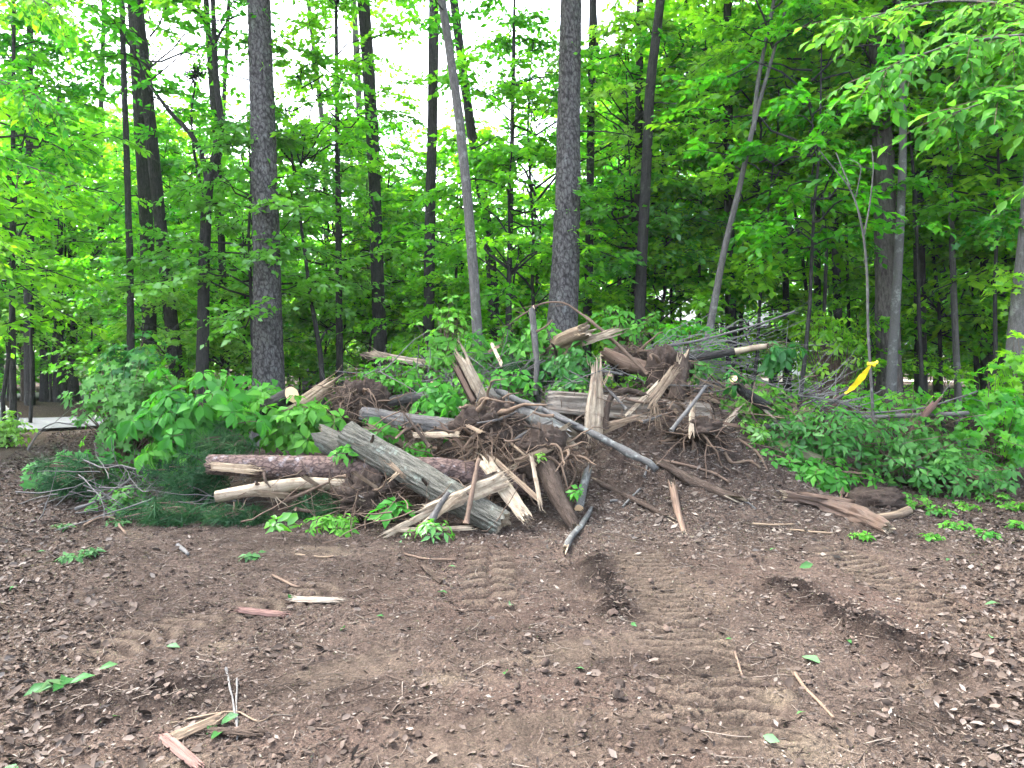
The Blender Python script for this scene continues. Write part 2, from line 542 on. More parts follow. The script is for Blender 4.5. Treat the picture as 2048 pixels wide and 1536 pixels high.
# loose dark ridges pushed up beside the tracks
RIDGES = [
    ([(1180, 1105), (1205, 1160), (1232, 1215), (1243, 1275)], 0.13, 0.045, 0.045),
    ([(1525, 1155), (1610, 1200), (1720, 1250), (1800, 1292), (1900, 1350), (1990, 1400)], 0.16, 0.06, 0.04),
    ([(1830, 1400), (1930, 1450), (2048, 1500)], 0.16, 0.045, 0.0),
    ([(0, 1440), (150, 1420), (330, 1390), (480, 1400)], 0.22, 0.04, 0.0),
]
# colour patches of bare clay: centre px, radius m (x, y), amount, which
PATCHES = [
    ((1440, 1290), (0.07, 0.10), 1.0, 'tan'), ((1600, 1510), (0.17, 0.12), 1.0, 'tan'), ((1550, 1412), (0.08, 0.07), 0.9, 'tan'),
    ((1580, 1350), (0.05, 0.05), 0.8, 'tan'), ((1840, 1365), (0.10, 0.06), 0.5, 'tan'), ((640, 1098), (0.30, 0.14), 0.7, 'tan'),
    ((885, 1362), (0.13, 0.06), 0.8, 'tan'), ((360, 1535), (0.12, 0.05), 0.9, 'tan'), ((290, 1068), (0.16, 0.1), 0.8, 'tan'),
    ((440, 1300), (0.08, 0.07), 0.7, 'tan'), ((1340, 1180), (0.35, 0.5), 0.45, 'tan'), ((1060, 1330), (0.2, 0.08), 0.4, 'tan'),
    ((980, 1100), (0.5, 0.5), 0.5, 'red'), ((1850, 1210), (0.9, 0.35), 0.8, 'red'), ((2010, 1290), (0.5, 0.25), 0.9, 'red'),
    ((1130, 1400), (0.5, 0.18), 0.5, 'red'), ((750, 1490), (0.6, 0.12), 0.45, 'red'), ((1350, 1500), (0.4, 0.2), 0.5, 'red'),
    ((1000, 1210), (0.7, 0.4), 0.5, 'red'), ((200, 1500), (0.5, 0.2), 0.35, 'red'), ((1500, 1150), (0.7, 0.5), 0.35, 'red'),
    ((1755, 1008), (0.35, 0.3), 0.9, 'dark'), ((1230, 1330), (0.25, 0.1), 0.45, 'dark'), ((1250, 1480), (0.5, 0.12), 0.45, 'dark'),
    ((1370, 1350), (0.2, 0.2), 0.5, 'dark'), ((1900, 1450), (0.3, 0.15), 0.7, 'dark'), ((60, 1040), (0.9, 0.6), 0.6, 'dark'),
    ((440, 1385), (0.5, 0.1), 0.5, 'dark'), ((250, 1210), (0.8, 0.3), 0.4, 'dark'),
]

def seg_dist(x, y, line):
    pts = np.array([G(*p) for p in line])
    pts = np.concatenate([pts[:1], pts, pts[-1:]]) if len(pts) < 2 else pts
    # smooth the polyline
    s = np.concatenate([[0], np.cumsum(np.linalg.norm(np.diff(pts, axis=0), axis=1))])
    ss = np.linspace(0, s[-1], 14)
    q = np.stack([np.interp(ss, s, pts[:, k]) for k in (0, 1)], 1)
    for _ in range(2):
        q[1:-1] = 0.25 * q[:-2] + 0.5 * q[1:-1] + 0.25 * q[2:]
    best = np.full(x.shape, 1e9)
    side = np.zeros(x.shape)
    arc = np.zeros(x.shape)
    acc = 0.0
    for a, b in zip(q[:-1], q[1:]):
        ab = b - a
        L = np.linalg.norm(ab)
        tx = ((x - a[0]) * ab[0] + (y - a[1]) * ab[1]) / L ** 2
        t = np.clip(tx, 0, 1)
        dx, dy = x - a[0] - t * ab[0], y - a[1] - t * ab[1]
        d = np.hypot(dx, dy)
        m = d < best
        best = np.where(m, d, best)
        side = np.where(m, np.sign(dx * ab[1] - dy * ab[0]), side)
        arc = np.where(m, acc + t * L, arc)
        acc += L
    return best, side, arc, acc

def hump(x, y, cx, cy, rx, ry, p=2.0):
    r = np.sqrt(((x - cx) / rx) ** 2 + ((y - cy) / ry) ** 2)
    return np.where(r < 1, (0.5 + 0.5 * np.cos(np.pi * np.clip(r, 0, 1))) ** (p * 0.5), 0)

def H0(x, y):
    """the lie of the land without small relief"""
    z = 0.05 * fbm(x * 0.5, y * 0.5, 3.0, 2)
    far = smooth01((y - 12) / 30)
    z = z + far * 0.25 * fbm(x * 0.08, y * 0.08, 1.0, 2)
    # the dirt pushed up under and behind the felled wood
    m = np.zeros_like(z)
    for (cx, cy, rx, ry, h) in ((1.75, 9.3, 2.5, 2.65, 1.12), (1.0, 9.7, 2.2, 2.3, 0.45), (0.1, 8.9, 1.5, 1.7, 0.55), (-1.5, 9.2, 2.4, 1.9, 0.42), (3.4, 9.6, 2.0, 2.0, 0.3)):
        m = np.maximum(m, h * hump(x, y, cx, cy, rx, ry)) + 0.25 * np.minimum(m, h * hump(x, y, cx, cy, rx, ry))
    z = z + m
    # ground bank by the far-left drive
    z = z + 0.28 * hump(x, y, -12.5, 19.5, 5.0, 1.9) + 0.12 * hump(x, y, -6, 9.0, 3.0, 2.0)
    return z, m

def H(x, y):
    x, y = np.asarray(x, float), np.asarray(y, float)
    return H0(x, y)[0]

def axis(stops):
    out = []
    for (a, b, st) in stops:
        out.append(np.arange(a, b, st))
    return np.concatenate(out)

xs_in = np.arange(-4.6, 4.6, 0.023)
gx = [4.6]
st = 0.021
while gx[-1] < 420:
    st = min(st * 1.10, 30)
    gx.append(gx[-1] + st)
gx = np.array(gx)
XS = np.concatenate([-gx[::-1], xs_in[1:], gx])
ys_in = np.arange(1.8, 8.2, 0.023)
gy = [8.2]
st = 0.024
while gy[-1] < 600:
    st = min(st * 1.06, 30)
    gy.append(gy[-1] + st)
YS = np.concatenate([[-60, -30, -15, -8, -4, -2, -1, 0, 0.6, 1.0, 1.3, 1.5, 1.65, 1.75], ys_in[:-1], np.array(gy)])
X, Y = np.meshgrid(XS, YS)
Z, MND = H0(X, Y)
near = smooth01((14 - Y) / 4) * smooth01((9 - np.abs(X)) / 3)
lump = fbm(X * 3.1, Y * 3.1, 7.0, 3)
fine = fbm(X * 13, Y * 13, 2.0, 2)
rel = 0.030 * lump + 0.018 * fine + 0.010 * vnoise(X * 41, Y * 41, 5.0)
rel = rel * (1 + 2.2 * smooth01(MND / 0.4))
TRK = np.zeros_like(Z)
DARK = np.zeros_like(Z)
TAN = np.zeros_like(Z)
RED = np.zeros_like(Z)
for line, w, pitch, sink, lug, slant in TRACKS:
    d, sd, arc, tot = seg_dist(X, Y, line)
    wob = 0.03 * vnoise(X * 4, Y * 4, 9.0)
    m = smooth01((w * 0.5 + wob - d) / 0.035) * smooth01(arc / 0.25) * smooth01((tot - arc) / 0.25)
    patchy = smooth01(0.75 + 0.9 * fbm(X * 2.2, Y * 2.2, 21.0, 2))
    m = m * (0.7 + 0.3 * patchy)
    ph = (arc + slant * d * (1 if slant < 0.6 else sd)) / pitch + 0.25 * vnoise(X * 5, Y * 5, 4.0)
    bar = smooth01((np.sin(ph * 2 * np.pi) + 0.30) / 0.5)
    rel = rel * (1 - 0.65 * m) + m * (-sink * 1.5 + 2.3 * lug * bar)
    berm = np.exp(-((d - w * 0.5 - 0.045) / 0.035) ** 2) * smooth01(arc / 0.3) * smooth01((tot - arc) / 0.3)
    rel = rel + 0.012 * berm * (0.5 + lump)
    TRK = np.maximum(TRK, m)
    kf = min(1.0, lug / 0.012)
    DARK = np.maximum(DARK, 0.62 * kf * m * (1 - bar))  # furrow shade painted into the soil colour, along with loose dark crumbs
    TAN = np.maximum(TAN, (0.22 + 0.28 * kf) * m * (bar * kf + 1 - kf))  # lug tops painted lighter: pressed soil, plus contrast with the painted furrow shade
for line, w, h, cut in RIDGES:
    d, sd, arc, tot = seg_dist(X, Y, line)
    ends = smooth01(arc / 0.25) * smooth01((tot - arc) / 0.25)
    dd = d + 0.05 * vnoise(X * 6, Y * 6, 3.0)
    m = np.exp(-(dd / w) ** 2) * ends
    rel = rel + h * m * (0.7 + 0.8 * fine) - cut * np.exp(-((dd * sd - 1.4 * w) / w) ** 2) * ends
    DARK = np.maximum(DARK, 0.95 * np.exp(-(dd / (w * 0.95)) ** 2) * ends)
for (c, r, amt, which) in PATCHES:
    cx, cy_ = G(*c)
    q = ((X - cx) / r[0]) ** 2 + ((Y - cy_) / r[1]) ** 2
    q = q * (1 + 0.8 * vnoise(X * 9, Y * 9, 8.0))
    m = amt * np.exp(-q * 0.9)
    if which == 'tan':
        TAN = np.maximum(TAN, m)
    elif which == 'red':
        RED = np.maximum(RED, m)
    else:
        DARK = np.maximum(DARK, m)
LIT = smooth01((np.abs(X + 0.0) - 0.52 * Y + 0.4) / 1.6)          # undisturbed leaf litter to the sides
LIT = np.maximum(LIT, smooth01((Y - 11) / 3)) * (1 - smooth01(MND / 0.15))
ZZ = Z + rel * near

_sx, _sy = XS, YS
def HG(x, y):
    """height of the finished sheet (bilinear)"""
    x, y = np.asarray(x, float), np.asarray(y, float)
    i = np.clip(np.searchsorted(_sx, x) - 1, 0, len(_sx) - 2)
    j = np.clip(np.searchsorted(_sy, y) - 1, 0, len(_sy) - 2)
    u = (x - _sx[i]) / (_sx[i + 1] - _sx[i])
    v = (y - _sy[j]) / (_sy[j + 1] - _sy[j])
    return (ZZ[j, i] * (1 - u) * (1 - v) + ZZ[j, i + 1] * u * (1 - v) + ZZ[j + 1, i] * (1 - u) * v + ZZ[j + 1, i + 1] * u * v)

def sample(A, x, y):
    i = np.clip(np.searchsorted(_sx, x) - 1, 0, len(_sx) - 2)
    j = np.clip(np.searchsorted(_sy, y) - 1, 0, len(_sy) - 2)
    return A[j, i]

def m_soil():
    t = NT('soil')
    tc = t.n('TexCoord')
    p = tc.outputs['Object']
    n1 = t.noise(p, 1.3, 4, 0.6)
    n2 = t.noise(p, 9.0, 5, 0.7)
    n3 = t.noise(p, 60.0, 4, 0.7)
    n4 = t.noise(p, 210.0, 3, 0.7)
    c = t.ramp(n1, [(0.3, (0.041, 0.0310, 0.0255)), (0.55, (0.068, 0.0515, 0.0425)), (0.75, (0.095, 0.0725, 0.060))])
    c = t.mix(1.0, c, t.ramp(n2, [(0.3, (0.62, 0.62, 0.64)), (0.7, (1.3, 1.28, 1.25))]), 'MULTIPLY')
    c = t.mix(t.attr('red'), c, t.mix(n2, (0.064, 0.043, 0.035), (0.088, 0.060, 0.049)))
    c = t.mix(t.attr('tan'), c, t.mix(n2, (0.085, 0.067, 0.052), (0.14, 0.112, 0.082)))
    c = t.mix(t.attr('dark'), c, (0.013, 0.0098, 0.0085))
    c = t.mix(t.attr('litter'), c, t.ramp(n3, [(0.35, (0.028, 0.02, 0.016)), (0.6, (0.08, 0.06, 0.048)), (0.8, (0.16, 0.125, 0.10))]))
    c = t.mix(0.8, c, t.ramp(n3, [(0.3, (0.55, 0.55, 0.55)), (0.52, (1, 1, 1)), (0.75, (1.5, 1.46, 1.4))]), 'MULTIPLY')
    c = t.mix(0.8, c, t.ramp(n4, [(0.32, (0.5, 0.5, 0.5)), (0.55, (1, 1, 1)), (0.72, (1.9, 1.8, 1.65))]), 'MULTIPLY')
    h = t.math('ADD', t.math('MULTIPLY', n3, 0.7), t.math('MULTIPLY', n4, 0.35))
    vo = t.n('TexVoronoi', feature='F1')
    vo.inputs['Scale'].default_value = 46.0
    t.l(p, vo.inputs['Vector'])
    h = t.math('SUBTRACT', h, t.math('MULTIPLY', vo.outputs['Distance'], 0.5))
    t.principled(c, 0.95, 0.04, t.bump(h, 1.0, 0.035))
    return t.m
M_SOIL = m_soil()

g = Geo()
nx, ny = len(XS), len(YS)
ii = (np.arange(ny - 1)[:, None] * nx + np.arange(nx - 1)[None]).ravel()
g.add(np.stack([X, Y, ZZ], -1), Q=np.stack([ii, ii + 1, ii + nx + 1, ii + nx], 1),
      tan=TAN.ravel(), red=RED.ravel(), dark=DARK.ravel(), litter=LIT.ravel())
ground = mk('ground', g, M_SOIL, smooth=True)
tag(ground, 'churned brown soil with machine tracks and leaf scraps', kind='structure')

# a pale drive that comes in from the left, loops behind the brush and goes back
M_ROAD = m_plain('drive_asphalt', (0.075, 0.078, 0.084), 0.85, 0.2, 0.2, 9, 0.2)
def strip(name, pts, w, mat, label, dz=0.05, n=60):
    q = resample([(x, y, 0) for x, y in pts], n)[:, :2]
    t = norm(np.gradient(q, axis=0))
    nn = np.stack([-t[:, 1], t[:, 0]], 1)
    g = Geo()
    rows = []
    for k in np.linspace(-1, 1, 5):
        e = q + nn * w * 0.5 * k
        rows.append(np.stack([e[:, 0], e[:, 1], HG(e[:, 0], e[:, 1]) + dz + 0.05 * (1 - k * k)], 1))
    V = np.stack(rows, 1)
    i = (np.arange(n - 1)[:, None] * 5 + np.arange(4)[None]).ravel()
    g.add(V, Q=np.stack([i, i + 5, i + 6, i + 1], 1))
    o = mk(name, g, mat, smooth=True)
    tag(o, label, kind='structure')
    return o
strip('road', [(-60, 14.6), (-30, 14.9), (-14, 15.2), (-8, 16.0), (-5.5, 19), (-6.5, 22.5), (-12, 24.8), (-30, 26.2), (-70, 28)], 3.0, M_ROAD,
      'pale asphalt drive looping behind the brush on the left')
M_DRIVE = m_plain('drive_gravel', (0.22, 0.19, 0.17), 0.9, 0.1, 0.25, 14, 0.2)
strip('path', [(11, 36), (16, 39), (24, 41), (46, 44)], 3.0, M_DRIVE, 'pale gravel drive far behind the right-hand trees', n=30)

# ------------------------------------------------------------------ builders for logs, planks, roots, boughs
LICH = None
def log(name, label, cat, pts, radii, bark, ends=('cut', 'cut'), S=20, n=None, seed=0, plate=0, ridge=0.012, wob=0.05, group=None,
        jag=0.25, cut_mat=None, parent=None):
    """a log along pts (world), radii at those points; returns the bark mesh object"""
    rng = np.random.default_rng(seed + 11)
    pts = np.asarray(pts, float)
    L = np.linalg.norm(np.diff(pts, axis=0), axis=1).sum()
    n = n or int(np.clip(L / 0.05, 8, 60))
    c = resample(pts, n)
    r = np.interp(np.linspace(0, 1, n), np.linspace(0, 1, len(radii)), radii)
    T = norm(np.gradient(c, axis=0))
    ref = np.array([0, 0, 1.0]) if abs(T[n // 2, 2]) < 0.8 else np.array([1.0, 0, 0])
    Xa = norm(np.cross(T, ref))
    Ya = np.cross(Xa, T)
    th = np.arange(S) * 2 * np.pi / S
    v = np.concatenate([[0], np.cumsum(np.linalg.norm(np.diff(c, axis=0), axis=1))])
    TH, VV = np.meshgrid(th, v)
    cx, cs = np.cos(TH), np.sin(TH)
    rr = r[:, None] * (1 + wob * fbm(cx * 1.2 + seed, cs * 1.2, VV * 2.2, 2))
    rel = np.ones_like(rr)
    if plate:
        circ = 2 * np.pi * r.mean()
        pu = max(4, round(circ / plate))
        e = worley(TH / (2 * np.pi) * pu + 0.15 * vnoise(cx * 4, cs * 4, VV * 14), VV / (plate * 1.5), pu, seed)
        rel = smooth01(e / 0.22)
        rr = rr + (rel - 1) * ridge
    elif ridge:
        rn = vnoise(cx * r.mean() * 55 + 3 * seed, cs * r.mean() * 55, VV * 5)
        rr = rr + ridge * 0.5 * rn
    V = c[:, None] + rr[..., None] * (Xa[:, None] * cx[..., None] + Ya[:, None] * cs[..., None])
    # broken ends
    for e, style in ((0, ends[0]), (1, ends[1])):
        if style == 'broken':
            jj = np.abs(fbm(np.cos(th) * 2.5 + seed, np.sin(th) * 2.5, 3.0 + e, 3)) * 2 + 0.25 * rng.random(S)
            jl = jag * jj
            k = min(3, n - 1)
            idx = range(k) if e == 0 else range(n - 1, n - 1 - k, -1)
            for q, i in enumerate(idx):
                f = (k - q) / k
                V[i] += (T[i] * (-1 if e == 0 else 1) * jl[:, None]) * f
    g = Geo()
    b = np.stack([rr * cx, rr * cs, VV + seed * 1.7], -1)
    i = (np.arange(n - 1)[:, None] * S + np.arange(S)[None])
    j = (np.arange(n - 1)[:, None] * S + (np.arange(S)[None] + 1) % S)
    g.add(V, Q=np.stack([i, j, j + S, i + S], -1).reshape(-1, 4), bpos=b.reshape(-1, 3), relief=rel.ravel())
    o = mk(name, g, bark, parent, origin=None if parent is not None else c[n // 2] - np.array([0, 0, r[n // 2]]), smooth=not plate)
    if parent is None:
        tag(o, label, cat, group)
    for e, style in ((0, ends[0]), (1, ends[1])):
        if style == 'none':
            continue
        ring = V[0] if e == 0 else V[-1]
        cc = c[0] if e == 0 else c[-1]
        tt = T[0] * -1 if e == 0 else T[-1]
        gg = Geo()
        if style == 'broken':
            cen = cc - tt * 0.3 * r[0 if e == 0 else -1]
            mid = cen + (ring - cen) * 0.55 + tt * (rng.random((S, 1)) * 0.6 - 0.1) * jag
        else:
            cen = cc + tt * 0.004
            mid = cen + (ring - cen) * 0.5
        VV2 = np.concatenate([ring, mid, cen[None]])
        k = np.arange(S)
        k2 = (k + 1) % S
        rl = np.linalg.norm(VV2 - cen, axis=1)
        ang = np.concatenate([th, th, [0]])
        bb = np.stack([rl * np.cos(ang), rl * np.sin(ang), np.zeros(len(rl)) + seed], 1)
        gg.add(VV2, Q=np.stack([k, k2, k2 + S, k + S], 1), T=np.stack([k + S, k2 + S, np.full(S, 2 * S)], 1), bpos=bb)
        cap = mk('cut_face' if style == 'cut' else 'broken_end', gg, cut_mat or (W_CUT if style == 'cut' else W_PALE), o if parent is None else parent)
    return o

def pxlog(name, label, cat, pix, wpx, bark, **kw):
    """log given by photograph pixels with depth: pix [(px,py,d)...], wpx widths in photograph pixels"""
    pts = [P(*p) for p in pix]
    ds = np.interp(np.linspace(0, 1, len(wpx)), np.linspace(0, 1, len(pix)), [p[2] for p in pix])
    return log(name, label, cat, pts, [w * 0.5 * d / F for w, d in zip(wpx, ds)], bark, **kw)

def plank(name, label, cat, p0, p1, w, th, facing, mat, jag=(0.3, 0.3), seed=0, nu=16, nv=24, curve=0.0, parent=None, group=None, taper=(1, 1)):
    """a split slab of wood with ragged ends"""
    rng = np.random.default_rng(seed + 77)
    p0, p1 = np.asarray(p0, float), np.asarray(p1, float)
    ax = p1 - p0
    L = np.linalg.norm(ax)
    ax = ax / L
    N = np.asarray(facing, float)
    N = norm(N - ax * (N @ ax))
    Xs = np.cross(ax, N)
    u = np.linspace(-1, 1, nu)
    j0 = jag[0] * w * (1.1 * np.abs(rng.normal(0, 1, nu)) + 1.6 * np.abs(vnoise(u * 2.3 + seed, 3.0, 1.0)))
    j1 = jag[1] * w * (1.1 * np.abs(rng.normal(0, 1, nu)) + 1.6 * np.abs(vnoise(u * 2.3 + seed, 9.0, 1.0)))
    v = np.linspace(0, 1, nv)
    s0 = -j0 * 0.8 + 0.5 * jag[0] * w
    s1 = L + j1 - 0.5 * jag[1] * w
    S = s0[None] + (s1 - s0)[None] * v[:, None]
    wv = w * 0.5 * (taper[0] + (taper[1] - taper[0]) * v)[:, None] * (1 + 0.12 * vnoise(v[:, None] * 6 + seed, u[None] * 0.3, 1.0))
    grain = rng.normal(0, 1, nu)[None] * 0.14 + 0.22 * vnoise(v[:, None] * 8 + seed * 3, u[None] * 7, 2.0)
    edge = np.sqrt(np.clip(1 - np.abs(u) ** 3, 0.05, 1))[None]
    bow = curve * L * (4 * v * (1 - v))[:, None]
    endth = np.clip(np.minimum(v * L / (0.5 * w + 1e-6), (1 - v) * L / (0.5 * w + 1e-6)) * 0.8 + 0.25, 0.2, 1)[:, None]
    g = Geo()
    for sgn in (1, -1):
        hh = sgn * th * 0.5 * edge * endth * (1 + grain * (1.6 if sgn > 0 else 1.0)) + bow
        V = p0 + ax * S[..., None] + Xs * (u[None] * wv)[..., None] + N * hh[..., None]
        b = np.stack([np.broadcast_to(u * w * 0.5, S.shape), hh + seed, S], -1)
        i = (np.arange(nv - 1)[:, None] * nu + np.arange(nu - 1)[None]).ravel()
        Q = np.stack([i, i + 1, i + nu + 1, i + nu], 1)
        g.add(V, Q=Q if sgn < 0 else Q[:, ::-1], bpos=b.reshape(-1, 3))
    n = nu * nv
    bord = np.concatenate([np.arange(nu - 1), np.arange(nv - 1) * nu + nu - 1, (nv - 1) * nu + np.arange(nu - 1, 0, -1), np.arange(nv - 1, 0, -1) * nu])
    b2 = np.roll(bord, -1)
    g.q.append(np.stack([bord, bord + n, b2 + n, b2], 1))
    o = mk(name, g, mat, parent, origin=None if parent is not None else (p0 + p1) * 0.5)
    if parent is None:
        tag(o, label, cat, group)
    if nu >= 12:
        # stringy torn fibres at both ends
        k = 26
        e = rng.integers(0, 2, k)
        ui = rng.integers(0, nu, k)
        st = np.where(e == 0, s0[ui] + 0.02, s1[ui] - 0.02)
        base = p0 + ax * st[:, None] + Xs * (u[ui] * w * 0.5 * 0.9)[:, None] + N * (rng.normal(0, 0.2, k) * th)[:, None]
        dr = norm(ax * np.where(e == 0, -1, 1)[:, None] + rng.normal(0, 0.22, (k, 3)))
        pp = root_paths(rng, base, dr, rng.uniform(0.03, 0.13, k) * np.clip(w / 0.12, 0.5, 1.3), 5, 0.2, 0.12)
        V, Q, b = tubes(pp, np.linspace(1, 0.2, 5)[None] * rng.uniform(0.0015, 0.0045, (k, 1)), 3)
        x = mk('fibres', Geo().add(V, Q=Q, bpos=b), mat, o if parent is None else parent)
        x['kind'] = 'stuff'
    return o

def pxplank(name, label, cat, a, b, wpx, mat, thpx=None, tilt=0.25, **kw):
    d = (a[2] + b[2]) / 2
    return plank(name, label, cat, P(*a), P(*b), wpx * d / F, (thpx or wpx * 0.35) * d / F, (tilt, -1, 0.35), mat, **kw)

def slivers(parent, centre, n, ln, r, dirs, mat, seed, name='splinter'):
    """thin torn splinters, each its own part"""
    rng = np.random.default_rng(seed)
    for k in range(n):
        d = norm(np.asarray(dirs, float) + rng.normal(0, 0.28, 3))
        p = np.asarray(centre) + rng.normal(0, r * 3.0, 3) * 0.8
        l = ln * rng.uniform(0.5, 1.2)
        pts = wig(p, p + d * l, 5, 0.04, rng)
        V, Q, b = tubes(pts, np.linspace(r, r * 0.15, 5)[None], 4)
        g = Geo().add(V, Q=Q, bpos=b)
        mk(name, g, mat, parent)

def root_paths(rng, starts, dirs, ln, n=9, droop=0.5, curl=0.35):
    M = len(starts)
    step = ln / (n - 1)
    p = np.zeros((M, n, 3))
    p[:, 0] = starts
    d = norm(np.asarray(dirs, float))
    for k in range(1, n):
        d = norm(d + rng.normal(0, curl, (M, 3)) + np.array([0, 0, -droop * 0.15]))
        p[:, k] = p[:, k - 1] + d * (step[:, None] if np.ndim(step) else step)
    return p

def blob(c, r, seed, amp=0.3, n=26, m=18):
    u = np.linspace(0, 2 * np.pi, n, endpoint=False)
    w = np.linspace(0.02, np.pi - 0.02, m)
    U, W = np.meshgrid(u, w)
    D = np.stack([np.cos(U) * np.sin(W), np.sin(U) * np.sin(W), np.cos(W)], -1)
    f = 1 + amp * fbm(D[..., 0] * 1.7 + seed, D[..., 1] * 1.7, D[..., 2] * 1.7, 4) + 0.35 * amp * vnoise(D[..., 0] * 9, D[..., 1] * 9 + seed, D[..., 2] * 9)
    V = np.asarray(c) + D * f[..., None] * np.asarray(r)
    i = (np.arange(m - 1)[:, None] * n + np.arange(n)[None])
    j = (np.arange(m - 1)[:, None] * n + (np.arange(n)[None] + 1) % n)
    return V.reshape(-1, 3), np.stack([i, i + n, j + n, j], -1).reshape(-1, 4)

M_EARTH = m_plain('root_earth', (0.034, 0.025, 0.020), 0.95, 0.1, 0.6, 22, 0.9)
def rootball(label, c, r, nroot, nfine, seed, bias=(0, -1, 0.1), rr=0.018, ln=0.5, soil=True, mat=None, name='root_ball', finelen=0.35):
    rng = np.random.default_rng(seed)
    c, r = np.asarray(c), np.asarray(r)
    e = empty(name, c - np.array([0, 0, r[2]]))
    tag(e, label, 'root ball')
    if soil:
        V, Q = blob(c, r * np.array([1.1, 1.0, 0.95]), seed, 0.75, 40, 28)
        g = Geo().add(V, Q=Q)
        mk('soil', g, M_EARTH, e, smooth=True)
    for k in range(nroot):
        d = norm(rng.normal(0, 1, 3) + np.asarray(bias) * 1.0)
        p = c + d * r * 0.7
        pts = root_paths(rng, p[None], d[None], np.array([ln * rng.uniform(0.5, 1.3)]), 10, 0.6, 0.3)
        q = rr * rng.uniform(0.6, 2.4)
        V, Q, b = tubes(pts, (q * np.linspace(1, 0.42, 10) ** 1.6)[None], 6)
        mk('root', Geo().add(V, Q=Q, bpos=b), mat or B_ROOT, e, smooth=True)
    if nfine:
        d = norm(rng.normal(0, 1, (nfine, 3)) + np.asarray(bias) * 0.7)
        p = c + d * r * rng.uniform(0.6, 1.0, (nfine, 1))
        pts = root_paths(rng, p, d, finelen * rng.uniform(0.4, 1.3, nfine), 7, 0.9, 0.45)
        V, Q, b = tubes(pts, np.linspace(0.0045, 0.0015, 7)[None] * rng.uniform(0.5, 1.2, (nfine, 1)), 3)
        o = mk('rootlets', Geo().add(V, Q=Q, bpos=b), mat or B_ROOT, e)
        o['kind'] = 'stuff'
    return e

def bough(name, label, cat, c, rx, ry, nwh, per, size, mat, kind='broad', seed=0, stem_to=None, droop=0.55, flat=0.0, group=None, rz=None, wid=1.0,
          stem_mat=None, top_bias=0.2, clip_ground=True):
    """a leafy branch or small plant: stems that end in whorls of leaves. c = (px,py,d), rx, ry in photograph pixels"""
    rng = np.random.default_rng(seed + 501)
    d = c[2]
    cen = P(*c)
    R = np.array([rx * d / F, (rz if rz else 0.5 * (rx + ry) * d / F), ry * d / F])
    q = rng.normal(0, 1, (nwh, 3))
    q[:, 1] -= 0.5
    q[:, 2] += top_bias
    q = norm(q) * rng.uniform(0.25, 1.0, (nwh, 1)) ** 0.5
    ragged = 1 + 0.55 * fbm(q[:, 0] * 2.2 + seed, q[:, 1] * 2.2, q[:, 2] * 2.2, 2) * 2 + (rng.random(nwh) < 0.10) * rng.uniform(0.15, 0.6, nwh)
    w = cen + q * R * np.clip(ragged, 0.35, 1.45)[:, None]
    if clip_ground:
        w[:, 2] = np.maximum(w[:, 2], H(w[:, 0], w[:, 1]) + 0.04)
    root = np.asarray(stem_to) if stem_to is not None else cen + np.array([0, R[1] * 0.3, -R[2] * 0.9])
    root[2] = max(root[2], float(H(root[0], root[1])) - 0.02)
    e = empty(name, root)
    tag(e, label, cat, group)
    # stems: a few main shoots, whorls hang on the nearest one
    t = np.linspace(0, 1, 7)[None, :, None]
    st = root + (w - root)[:, None] * t
    st[:, :, 2] += (0.18 * np.linalg.norm(w - root, axis=1)[:, None] * (4 * t[..., 0] * (1 - t[..., 0]))) * (0.5 if droop > 0 else 0.2)
    wn = np.cumsum(rng.normal(0, 0.012, st.shape), axis=1)
    st = st + wn - wn[:, :1] - t * (wn[:, -1:] - wn[:, :1])
    rad = np.linspace(0.007, 0.0022, 7)[None] * rng.uniform(0.7, 1.4, (nwh, 1))
    V, Q, b = tubes(st, rad, 4)
    mk('stem', Geo().add(V, Q=Q, bpos=b), stem_mat or B_TWIGD, e)
    m = nwh * per
    wi = np.repeat(np.arange(nwh), per)
    ang = np.tile(np.arange(per) * 2 * np.pi / per, nwh) + np.repeat(rng.uniform(0, 6.28, nwh), per) + rng.normal(0, 0.25, m)
    up = norm(q * (0.8 - flat) + np.array([0, -0.25, 0.7 + flat]) + rng.normal(0, 0.25, (nwh, 3)))[wi]
    ref = norm(np.cross(up, np.array([0.3, 1, 0.2])))
    ref2 = np.cross(up, ref)
    rad_d = ref * np.cos(ang)[:, None] + ref2 * np.sin(ang)[:, None]
    dd = norm(rad_d + np.array([0, 0, -droop]) * rng.uniform(0.3, 1.3, (m, 1)) + up * 0.15)
    pos = w[wi] + rad_d * size * 0.12
    nn = norm(up + rng.normal(0, 0.3, (m, 3)))
    g = Geo()
    leaves(g, pos, dd, nn, size * rng.uniform(0.4, 1.2, m) * np.repeat(rng.uniform(0.75, 1.15, nwh), per), kind, rng=rng, rnd=np.clip(np.repeat(rng.random(nwh), per) * 0.5 + rng.random(m) * 0.5, 0, 1), wid=wid)
    mk('leaves', g, mat, e)
    return e

